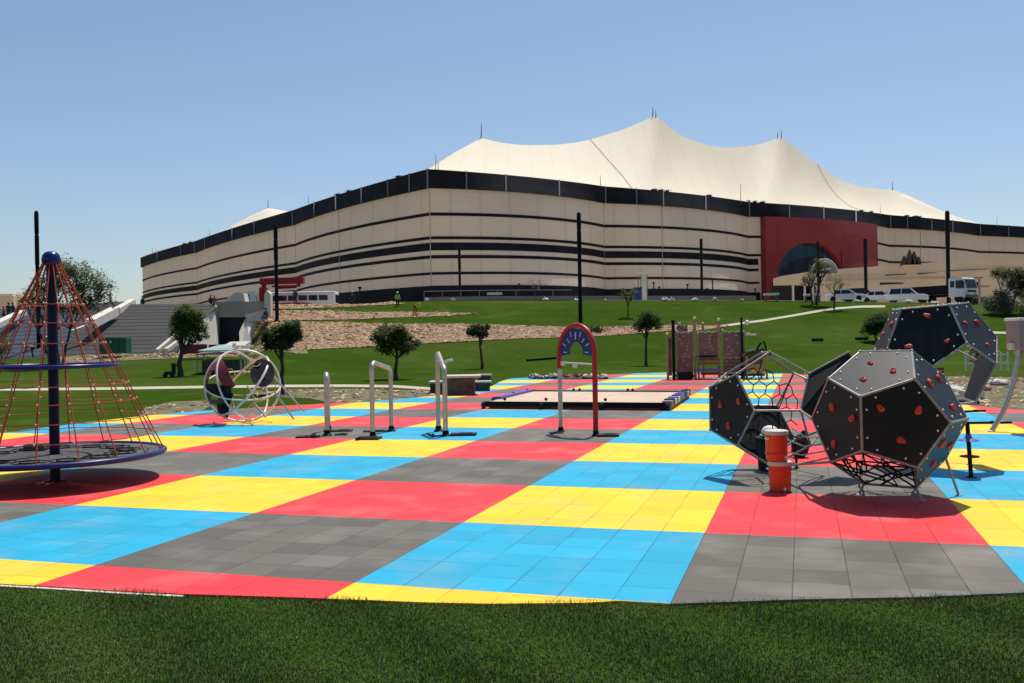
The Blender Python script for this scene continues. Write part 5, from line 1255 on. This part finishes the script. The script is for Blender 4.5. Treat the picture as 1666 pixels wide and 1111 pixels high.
for px, a, w_, lb in ((1572, .3, 1.2, 'short black plank left on the yellow tiles by the bent pole'), (1595, -.1, 1.5, 'long thin dark batten on the yellow tiles by the bent pole')):
    b = G(px, 672 if w_ < 1.4 else 691); t = thing('batten', lb, 'plank', (b.x, b.y, SURF), a*.6); q = MB(); q.box((0, 0, .03), (w_, .07, .05), 0, .005); q.build('plank', 'black', t); q = MB(); q.box((.3, 0, .06), (.1, .08, .02)); q.build('cleat', 'rubber', t)
b = G(1605, 604); fn_t = thing('low_fence', 'low white picket barrier behind the dried palm', 'fence', (b.x, b.y, terr(b.x, b.y))); q = MB(); q.box((0, 0, .95), (2.6, .05, .08)); q.box((0, 0, .45), (2.6, .05, .08)); q.build('rail', 'white', fn_t)
for k in range(7): q = MB(); q.box((-1.2+.4*k, -.05, .55), (.09, .04, 1.1)); q.build('picket', 'white', fn_t)

# ------------------------------------------------------------------ vehicles
def wheel(par, x, y, r, w_=.22):
    q = MB(); q.lathe([(r*.55, -w_/2), (r*.92, -w_/2), (r, -w_*.35), (r, w_*.35), (r*.92, w_/2), (r*.55, w_/2)], n=20)
    q.v = [(a+x, c+y, b+r) for a, b, c in q.v]; wh = q.build('wheel', 'tyre', par, smooth=True)
    q = MB(); s_ = -1 if y < 0 else 1; q.lathe([(r*.56, -w_*.42), (r*.5, w_*.4), (r*.15, w_*.47)], n=16); q.v = [(a+x, s_*c+y, b+r) for a, b, c in q.v]; q.build('rim', 'chrome', wh, smooth=True)
def car(label, loc_, rz, suv=False, m='white', group='vehicles parked on the plateau'):
    """car facing +x; body lofted from side sections, with separate glass, lights and wheels"""
    t = thing('parked_car', label, 'car', loc_, rz, group); L, W_, H_ = (4.7, 1.85, 1.75) if suv else (4.5, 1.78, 1.42); hb_ = .95 if suv else .82
    prof = [(-.5, .42), (-.5, hb_*.92), (-.47, hb_), (-.1, hb_+.04), (.22, hb_+.02), (.40, hb_*.93), (.48, hb_*.80), (.5, .45), (.47, .28), (-.47, .28)]
    q = MB(); rows_ = []
    for yy, ins, dz in ((-.5, .02, .0), (-.46, 0, .02), (0, -.012, .03), (.46, 0, .02), (.5, .02, 0)):
        rows_.append([V(x*L*(1-ins*(1 if abs(yy) == .5 else 0)), yy*W_, z+(dz if z > .6 else 0)) for x, z in prof]+[V(prof[0][0]*L*(1-ins*(1 if abs(yy) == .5 else 0)), yy*W_, prof[0][1])])
    q.grid(rows_); q.add([p for p in rows_[0][:-1]], [tuple(range(10))]); q.add([p for p in rows_[-1][:-1]], [tuple(range(10))]); body = q.build('body', m, t, smooth=True)
    cab = [(-.46 if suv else -.36, hb_), (-.40 if suv else -.22, H_-.04), (-.2, H_), (.04, H_), (.10, H_-.03), (.27, hb_)]
    q = MB(); lo = [V(x*L, -W_*.46+(.10 if z > hb_ else 0), z) for x, z in cab]; hi = [V(x*L, W_*.46-(.10 if z > hb_ else 0), z) for x, z in cab]
    q.grid([lo, hi]); q.add(lo, [tuple(range(6))]); q.add(hi, [tuple(range(6))]); q.build('roof', m, t, smooth=True)
    for s_ in (-1, 1):
        for x0, x1 in ((-.40 if suv else -.29, -.13), (-.11, .07)):
            zt = H_-.13; y0 = W_*.46+.012; y1 = y0-.082; q = MB()
            xt0, xt1 = x0+(.04 if x0 < -.2 else 0), x1-(.0 if x1 < 0 else -.0)
            xb1 = x1+(.12 if x1 > 0 else 0)
            q.prism([V(x0*L, s_*y0, hb_+.06), V(xb1*L, s_*y0, hb_+.06), V(xt1*L, s_*y1, zt), V(xt0*L, s_*y1, zt)], (0, s_*.01, 0)); q.build('side_window', 'glassd', t)
        wheel(t, -.31*L, s_*W_*.44, .33 if not suv else .37); wheel(t, .31*L, s_*W_*.44, .33 if not suv else .37)
        q = MB(); q.box((.475*L, s_*W_*.36, hb_*.78), (.16, .32, .14), 0, .04); q.build('headlight', 'chrome', t)
        q = MB(); q.box((-.49*L, s_*W_*.40, hb_*.82), (.08, .2, .2), 0, .03); q.build('tail_light', 'red', t)
        q = MB(); q.box((.12*L, s_*(W_*.5+.08), hb_+.1), (.12, .16, .12), 0, .03); q.build('side_mirror', m, t)
    q = MB(); q.prism([V(.262*L+.02, -W_*.40, hb_+.05), V(.262*L+.02, W_*.40, hb_+.05), V(.11*L+.03, W_*.35, H_-.09), V(.11*L+.03, -W_*.35, H_-.09)], (.012, 0, .012)); q.build('windscreen', 'glassd', t)
    q = MB(); x_ = cab[0][0]*L; x2 = cab[1][0]*L; q.prism([V(x_-.02, -W_*.38, hb_+.06), V(x_-.02, W_*.38, hb_+.06), V(x2-.03, W_*.34, H_-.12), V(x2-.03, -W_*.34, H_-.12)], (-.012, 0, .012)); q.build('rear_window', 'glassd', t)
    q = MB(); q.box((.5*L, 0, .5), (.05, W_*.6, .16), 0, .02); q.build('grille', 'black', t); return t
car('white off road car parked directly left of the white truck', onground(1476, 110, .06), -.45, True)
car('silver white car left of the white off road car', onground(1431, 112, .06), -.35, False)
car('white saloon car half behind the small trees, leftmost of the parked cars', onground(1376, 109, .06), -.3, False)
car('dark car parked behind the large lamp column between white cars', onground(1401, 115, .06), -.2, True, 'navy')
tk = onground(1536, 111, .1); t = thing('flatbed_truck', 'white cab truck with a dark open load bed on the plateau road', 'truck', tk, -1.0, 'vehicles parked on the plateau')
q = MB(); q.prism([V(1.2, -1.05, .55), V(3.05, -1.05, .55), V(3.12, -1.05, 1.35), V(2.85, -1.05, 2.42), V(2.6, -1.05, 2.52), V(1.3, -1.05, 2.52), V(1.2, -1.05, 2.4)], (0, 2.1, 0)); cab_ = q.build('cab', 'white', t); t.scale = (1.12,)*3
q = MB(); q.prism([V(3.13, -.9, 1.42), V(3.13, .9, 1.42), V(2.90, .88, 2.3), V(2.90, -.88, 2.3)], (.02, 0, .01)); q.build('windscreen', 'glassd', cab_)
for s_ in (-1, 1):
    q = MB(); q.prism([V(2.0, s_*1.055, 1.42), V(2.95, s_*1.055, 1.42), V(2.78, s_*1.055, 2.25), V(2.0, s_*1.055, 2.25)], (0, s_*.015, 0)); q.build('side_window', 'glassd', cab_)
    q = MB(); q.prism([V(1.4, s_*1.055, 1.55), V(1.85, s_*1.055, 1.55), V(1.85, s_*1.055, 2.2), V(1.4, s_*1.055, 2.2)], (0, s_*.015, 0)); q.build('side_window', 'glassd', cab_)
    q = MB(); q.box((3.1, s_*.8, .85), (.12, .34, .2), 0, .03); q.build('headlight', 'chrome', cab_)
    q = MB(); q.box((2.95, s_*1.25, 1.9), (.1, .2, .4), 0, .03); q.build('side_mirror', 'black', cab_)
    wheel(t, 2.2, s_*.9, .42, .26); wheel(t, -1.9, s_*.85, .42, .4)
q = MB(); q.box((3.1, 0, .6), (.14, 2.1, .28), 0, .04); q.build('bumper', 'greyconc', t)
q = MB(); q.box((3.13, 0, 1.12), (.04, 1.5, .2)); q.build('grille', 'black', cab_)
q = MB(); q.box((-.2, 0, .75), (5.8, .8, .25)); q.build('chassis', 'black', t)
q = MB(); q.box((-1.0, 0, 1.0), (4.2, 2.1, .14)); q.box((-1.0, -1.02, 1.35), (4.2, .06, .95)); q.box((-1.0, 1.02, 1.35), (4.2, .06, .95)); q.box((-3.08, 0, 1.35), (.06, 2.1, .95)); q.box((1.1, 0, 1.6), (.08, 2.1, 1.5)); q.build('load_bed', 'black', t)
# crane lorry and white coach on the left
ck = onground(425, 108, .1); t = thing('crane_lorry', 'white cab lorry carrying a folded dark red crane above the tunnel', 'lorry', ck, PI-.15)
q = MB(); q.prism([V(.2, -1.1, .8), V(2.0, -1.1, .8), V(2.05, -1.1, 1.4), V(1.8, -1.1, 2.5), V(.2, -1.1, 2.6)], (0, 2.2, 0)); cab_ = q.build('cab', 'white', t)
q = MB(); q.prism([V(2.07, -.95, 1.5), V(2.07, .95, 1.5), V(1.85, .92, 2.35), V(1.85, -.92, 2.35)], (.02, 0, 0)); q.build('windscreen', 'glassd', cab_)
for s_ in (-1, 1):
    q = MB(); q.prism([V(.9, s_*1.105, 1.55), V(1.85, s_*1.105, 1.55), V(1.7, s_*1.105, 2.3), V(.9, s_*1.105, 2.3)], (0, s_*.015, 0)); q.build('side_window', 'glassd', cab_)
    wheel(t, 1.2, s_*.95, .48, .3); wheel(t, -4.2, s_*.95, .48, .4)
q = MB(); q.box((-2.2, 0, .85), (8, .9, .3)); q.build('chassis', 'craner', t)
q = MB(); q.box((-2.6, 0, 1.1), (6, 2.2, .2)); q.build('load_bed', 'craner', t)
q = MB(); q.box((-.35, 0, 2.0), (.7, 1.0, 2.1), 0, .05); q.tube([V(-.35, 0, 3.0), V(-.45, 0, 3.6)], .3, 8); q.box((-2.6, 0, 3.75), (5.2, .7, .75), 0, .08); q.box((-3.1, .1, 3.15), (3.4, .3, .2), 0, .04); q.tube([V(-4.9, 0, 3.6), V(-4.2, 0, 3.0), V(-2.0, 0, 2.95)], .14, 6); q.build('folded_crane', 'craner', t)
bk = onground(492, 112, .1); t = thing('white_coach', 'long low white coach parked above the rock terraces', 'coach', bk, -.03); Lb = 8.4
q = MB(); q.box((0, 0, 1.5), (Lb, 2.3, 2.2), 0, .22); q.build('body', 'white', t)
for s_ in (-1, 1):
    for k in range(6): q = MB(); q.box((-3.3+k*1.22, s_*1.155, 1.85), (1.05, .03, .62), 0, .01); q.build('side_window', 'glassd', t)
    for x in (-2.5, 2.7): wheel(t, x, s_*.95, .45, .3)
q = MB(); q.box((Lb/2+.0, 0, 1.7), (.05, 1.9, 1.0), 0, .02); q.build('windscreen', 'glassd', t)
q = MB(); q.box((-.8, -1.16, 1.0), (3.6, .03, .35)); q.build('side_skirt', 'chrome', t)

# ------------------------------------------------------------------ people
def skin_obj(name, verts, edges, radii, m, par, sub=1):
    me = bpy.data.meshes.new(name); me.from_pydata(verts, edges, []); o = bpy.data.objects.new(name, me); COL.objects.link(o)
    bpy.context.view_layer.objects.active = o; md = o.modifiers.new('skin', 'SKIN')
    for i, r in enumerate(radii): me.skin_vertices[0].data[i].radius = (r, r) if not isinstance(r, tuple) else r
    me.skin_vertices[0].data[0].use_root = True
    s_ = o.modifiers.new('sub', 'SUBSURF'); s_.levels = sub; s_.render_levels = sub; me.materials.append(M[m]); o.parent = par; return o
def person(label, loc_, rz, pose='stand', shirt='hiviz', trousers='dcloth', hat='redplastic', group=None):
    t = thing('person', label, 'person', loc_, rz, group)
    J = dict(pelvis=(0, 0, .95), waist=(0, .01, 1.10), chest=(0, 0, 1.32), neck=(0, .01, 1.48), head0=(0, -.01, 1.56), head1=(0, -.02, 1.68),
             shl=(.17, 0, 1.42), ell=(.24, .03, 1.14), wrl=(.25, -.08, .90), hdl=(.25, -.12, .82), shr=(-.17, 0, 1.42), elr=(-.24, .03, 1.14), wrr=(-.25, -.08, .90), hdr=(-.25, -.12, .82),
             hil=(.09, 0, .90), knl=(.11, -.02, .50), anl=(.11, .03, .09), tol=(.12, -.13, .04), hir=(-.09, 0, .90), knr=(-.11, -.02, .50), anr=(-.11, .03, .09), tor=(-.12, -.13, .04))
    if pose == 'walk':
        J.update(knl=(.10, -.18, .52), anl=(.10, -.25, .12), tol=(.11, -.40, .06), knr=(-.10, .05, .50), anr=(-.10, .33, .17), tor=(-.10, .24, .05), wrl=(.24, .15, .93), hdl=(.24, .14, .85), wrr=(-.24, -.22, .98), hdr=(-.24, -.28, .92))
    if pose == 'bend':
        J.update(waist=(0, -.10, 1.05), chest=(0, -.33, 1.12), neck=(0, -.48, 1.10), head0=(0, -.55, 1.10), head1=(0, -.64, 1.06), shl=(.17, -.42, 1.10), shr=(-.17, -.42, 1.10), ell=(.2, -.46, .82), elr=(-.2, -.46, .82),
                 wrl=(.14, -.55, .60), hdl=(.12, -.58, .52), wrr=(-.14, -.55, .60), hdr=(-.12, -.58, .52), knl=(.13, -.1, .50), knr=(-.13, -.02, .50), anr=(-.12, .15, .09), tor=(-.12, 0, .04))
    if pose == 'sit':
        dz = -.47; J = {k: (x, y, z+dz) for k, (x, y, z) in J.items()}
        J.update(knl=(.13, -.42, .50), knr=(-.13, -.42, .50), anl=(.13, -.44, .09), anr=(-.13, -.44, .09), tol=(.13, -.58, .04), tor=(-.13, -.58, .04), wrl=(.15, -.28, .58), wrr=(-.15, -.28, .58), hdl=(.13, -.36, .56), hdr=(-.13, -.36, .56), ell=(.24, -.03, .68), elr=(-.24, -.03, .68))
    names = list(J); vs = [V(*J[n]) for n in names]; idx = {n: i for i, n in enumerate(names)}
    ed_ = [('pelvis', 'waist'), ('waist', 'chest'), ('chest', 'neck'), ('neck', 'head0'), ('head0', 'head1'), ('chest', 'shl'), ('shl', 'ell'), ('ell', 'wrl'), ('wrl', 'hdl'), ('chest', 'shr'), ('shr', 'elr'), ('elr', 'wrr'), ('wrr', 'hdr'),
           ('pelvis', 'hil'), ('hil', 'knl'), ('knl', 'anl'), ('anl', 'tol'), ('pelvis', 'hir'), ('hir', 'knr'), ('knr', 'anr'), ('anr', 'tor')]
    rad = dict(pelvis=.12, waist=.115, chest=.13, neck=.05, head0=.085, head1=.085, shl=.06, ell=.042, wrl=.028, hdl=.032, shr=.06, elr=.042, wrr=.028, hdr=.032, hil=.085, knl=.058, anl=.04, tol=.034, hir=.085, knr=.058, anr=.04, tor=.034)
    ee = [(idx[a], idx[b_]) for a, b_ in ed_]; rr_ = [rad[n] for n in names]
    for s_ in ('l', 'r'):                            # five fingers
        h = V(*J['hd'+s_]); dr = (h-V(*J['wr'+s_])).normalized(); sx_ = dr.orthogonal().normalized()
        for k, (o1, ln) in enumerate(((-.026, .055), (-.009, .070), (.009, .074), (.026, .064), (-.045, .03))):
            vs += [h+sx_*o1+dr*.015, h+sx_*o1*1.4+dr*ln]; ee += [(idx['hd'+s_], len(vs)-2), (len(vs)-2, len(vs)-1)]; rr_ += [.009, .008]
    skin_obj('body', [tuple(v) for v in vs], ee, rr_, 'skin', t)
    def sub_(keys, edges, grow, name, m):
        ix = {n: i for i, n in enumerate(keys)}; return skin_obj(name, [J[n] for n in keys], [(ix[a], ix[b_]) for a, b_ in edges], [rad[n]+grow for n in keys], m, t)
    J['wl_'] = tuple(V(*J['ell']).lerp(V(*J['wrl']), .7)); J['wr_'] = tuple(V(*J['elr']).lerp(V(*J['wrr']), .7)); rad['wl_'] = rad['wr_'] = .034
    sub_(['waist', 'pelvis', 'chest', 'shl', 'ell', 'wl_', 'shr', 'elr', 'wr_'], [('pelvis', 'waist'), ('waist', 'chest'), ('chest', 'shl'), ('shl', 'ell'), ('ell', 'wl_'), ('chest', 'shr'), ('shr', 'elr'), ('elr', 'wr_')], .022, 'shirt', shirt)
    sub_(['pelvis', 'hil', 'knl', 'anl', 'hir', 'knr', 'anr'], [('pelvis', 'hil'), ('hil', 'knl'), ('knl', 'anl'), ('pelvis', 'hir'), ('hir', 'knr'), ('knr', 'anr')], .018, 'trousers', trousers)
    if hat:
        hd0, hd1 = V(*J['head0']), V(*J['head1']); d = (hd1-hd0).normalized(); q = MB(); q.ball(hd1+d*.045, .118, 12, 8, 0, (1, 1.1, .85)); q.box(hd1+d*.02+V(0, -.1, 0), (.18, .1, .015)); q.build('helmet' if hat != 'wcloth' else 'head_cloth', hat, t, smooth=True)
    return t
PG = 'site workers on the slope and the terraces'
person('person in a yellow vest standing on the crest left of the lamp column', onground(647, 101.5, -.25), .3, 'stand', 'hiviz', 'dcloth', 'lid', PG)
person('person in a yellow green vest bending over the middle rock bank', onground(675, 97), .9, 'bend', 'hiviz', 'rcloth', 'yellow', PG)
person('person in dark clothes on the crest, left of the yellow vest', onground(573.5, 103, -.2), 0, 'walk', 'dcloth', 'dcloth', 'wcloth', PG)
person('person in blue sitting by the cream tunnel parapet', P(433, 524, 87), -.5, 'sit', 'bcloth', 'bcloth', 'bcloth', PG)
person('person standing on the truck bed beside the folded crane', onground(481, 106.5, 1.1), .4, 'stand', 'dcloth', 'dcloth', 'wcloth', PG)
person('person with a pale head cloth behind the net carousel pole', onground(76, 87, .25), .6, 'walk', 'pcloth', 'dcloth', 'wcloth', PG)
person('person in pink bending near the pale head cloth worker', onground(53, 86, .2), -.8, 'bend', 'pcloth', 'dcloth', 'wcloth', PG)
for px, py, d, c, h, lb in ((343, 494, 108.5, 'dcloth', 'redplastic', 'person with an orange helmet standing above the tunnel, leftmost of two'), (349, 495, 107.5, 'rcloth', 'redplastic', 'person in a red shirt standing above the tunnel, rightmost of two'), (232, 496, 110.5, 'dcloth', 'craner', 'person in dark clothes at the stadium end of the grey terrace'),
                            (147, 491.5, 112, 'dcloth', 'dcloth', 'person in dark clothes at the top of the blue terrace'), (180, 492, 112, 'rcloth', 'rcloth', 'person in red at the top of the blue terrace'), (14, 507, 107, 'dcloth', 'dcloth', 'person in dark clothes at the top left, nearest the cream building'),
                            (21, 507, 107.5, 'bcloth', 'dcloth', 'person in dark blue, middle of the three near the cream building'), (31, 507, 108, 'dcloth', 'dcloth', 'person in dark clothes, rightmost of the three near the cream building'), (6, 513, 103, 'redplastic', 'redplastic', 'person in bright orange below the cream building')):
    p = P(px, py, d); person(lb, V(p.x, p.y, p.z-.75), rnd.uniform(-1, 1), 'stand', c, 'dcloth', h, PG)

# ------------------------------------------------------------------ small things on the plateau edge
def post_thing(px, ytop, d, r, label, head=None, m='black'):
    b = onground(px, d); h = P(px, ytop, d).z-b.z; t = thing('garden_lamp', label, 'lamp', b, 0, 'low posts along the plateau edge'); q = MB(); q.tube([V(0, 0, 0), V(0, 0, h)], r, 6); q.build('post', m, t)
    q = MB(); q.box((0, 0, h), (r*4, r*4, r*2.4), 0, .02); q.build('head', 'band', t)
for px, y, d, lb in ((586, 468, 118, 'slim low post with a square head near the dark base left of the yellow vest'), (1064, 460, 118, 'thin post right of the white banner tower'), (1073, 467, 118, 'short post next to the thin post right of the banner'), (1119, 463, 118, 'short post left of the distant black lamp column'),
                     (1151, 470, 118, 'pale thin post right of the distant lamp column'), (1160, 455, 118, 'taller thin rod near the red portal side'), (845, 462, 118, 'thin rod in front of the dark base behind the lawn'), (1229, 470, 118, 'thin green post beside the red portal edge')):
    post_thing(px, y, d, .07 if px != 586 else .1, lb)
bt = thing('banner_tower', 'white framed banner tower on the plateau above the young tree', 'sign tower', onground(1047, 116)); z1 = P(1047, 445, 116).z-bt.location.z
q = MB(); q.box((.1, 0, z1/2), (.62, .12, z1), 0, .02); q.build('banner', 'pale', bt)
for x in (-.62, -.28, .48): q = MB(); q.tube([V(x, 0, 0), V(x, 0, z1*.98)], .05, 6); q.build('pole', 'postg', bt)
q = MB(); q.box((-.1, 0, z1), (1.3, .14, .1)); q.build('top_bar', 'lid', bt)
bb = thing('blue_bin', 'dark blue bin at the foot of the white banner tower', 'bin', onground(1037.5, 110)); q = MB(); q.box((0, 0, .75), (.95, .7, 1.5), 0, .05); q.build('body', 'bcloth', bb); q = MB(); q.box((0, 0, 1.53), (1.0, .76, .1), 0, .03); q.build('lid', 'navy', bb)
rr = random.Random(44)
for px, w_, h_, lb in ((694, .6, .5, 'grey white block on the crest left of the white table'), (737, .7, .45, 'pair of pale sacks on the crest left of the white box'), (888, .9, .5, 'white sack on the crest right of the sapling'), (938, .8, .35, 'pale rubble sack just left of the big lamp column on the crest'),
                       (985, .5, .3, 'small white bag on the crest right of the big lamp column'), (1082, 1.1, .6, 'large white sack on the crest right of the banner tower'), (1094, .7, .6, 'pale sack touching the large white sack'), (1131, 1.0, .5, 'long white sack left of the distant lamp column'), (1163, .7, .6, 'grey sack near the thin rod on the crest'),
                       (1207, .6, .35, 'little white bag left of the red portal edge'), (1480, 1.3, .5, 'white covered heap under the off road car'), (1394, 1.0, .5, 'white sack at the foot of the lamp column by the cars'), (1520, 1.2, .4, 'pale sacks by the truck wheel on the verge')):
    b = onground(px, 106.5, .02); t = thing('crest_sack', lb, 'sack', b, rr.uniform(-.5, .5)); w_ *= .72; h_ *= .8; q = MB(); q.ball((0, 0, h_*.42), w_*.5, 9, 6, .3, (1, .7, h_/w_*1.0), int(px)); q.ball((w_*.35, 0, h_*.25), w_*.3, 7, 5, .3, (1, .8, .7), int(px)+1); q.build('bag', 'sack' if int(px) % 2 else 'lid', t)
    q = MB(); q.tube([(-w_*.2, 0, h_*.85), (-w_*.28, 0, h_*1.15)], .05, 5); q.build('tied_neck', 'sack', t)
for px, w_, lb in ((805, 1.7, 'long white trestle table on the crest, left of the sapling'), (1255, 1.6, 'white trestle table at the left foot of the red portal'), (1322, 1.9, 'white trestle table behind the forked tree')):
    b = onground(px, 107); t = thing('trestle_table', lb, 'table', b); q = MB(); q.box((0, 0, .78), (w_, .8, .22), 0, .03); q.build('table_cloth', 'lid', t)
    for x in (-.4, .4): q = MB(); q.box((x*w_, 0, .34), (.08, .6, .68)); q.build('leg', 'greyconc', t)
lw = MB(); pts = [onground(px, 117) for px in range(690, 1245, 30)]
lwt = thing('low_wall', 'long low grey wall along the plateau in front of the stadium base', 'wall', pts[0])
for a, b in zip(pts[:-1], pts[1:]): lw.prism([a-pts[0], b-pts[0], b-pts[0]+V(0, 0, .8), a-pts[0]+V(0, 0, .8)], (0, .35, 0))
lw.build('wall', 'greyconc', lwt)
q = MB()
for a, b in zip(pts[:8], pts[1:9]): q.tube([a-pts[0]+V(0, .1, 1.55), b-pts[0]+V(0, .1, 1.55)], .05, 5); q.tube([a-pts[0]+V(0, .1, .8), a-pts[0]+V(0, .1, 1.55)], .04, 5)
q.build('handrail', 'postg', lwt)
cr_ = thing('wooden_signpost', 'brown wooden cross shaped post behind the truck, right', 'post', onground(1594, 124)); q = MB(); q.box((0, 0, 1.9), (.22, .22, 3.8)); q.build('post', 'postb', cr_); q = MB(); q.box((.5, 0, 2.6), (1.8, .1, .22), 0, .02); q.build('arm', 'postb', cr_)
mb_ = thing('garden_machine', 'dark wheeled garden machine leaning by the leafy tree trunk', 'machine', G(277, 614)); q = MB(); q.box((0, 0, .32), (.7, .5, .22), 0, .05); q.box((.25, 0, .7), (.25, .25, .6), 0, .05); q.build('engine', 'rubber', mb_)
for x in (-.25, .25): q = MB(); q.lathe([(.1, -.05), (.17, -.04), (.17, .04), (.1, .05)], n=14); q.v = [(a+x, c-.28, b+.17) for a, b, c in q.v]; q.build('wheel', 'tyre', mb_)
q = MB(); q.tube([(.2, 0, .4), (.6, 0, 1.1), (.75, 0, 1.1)], .03, 6); q.build('handle', 'black', mb_)
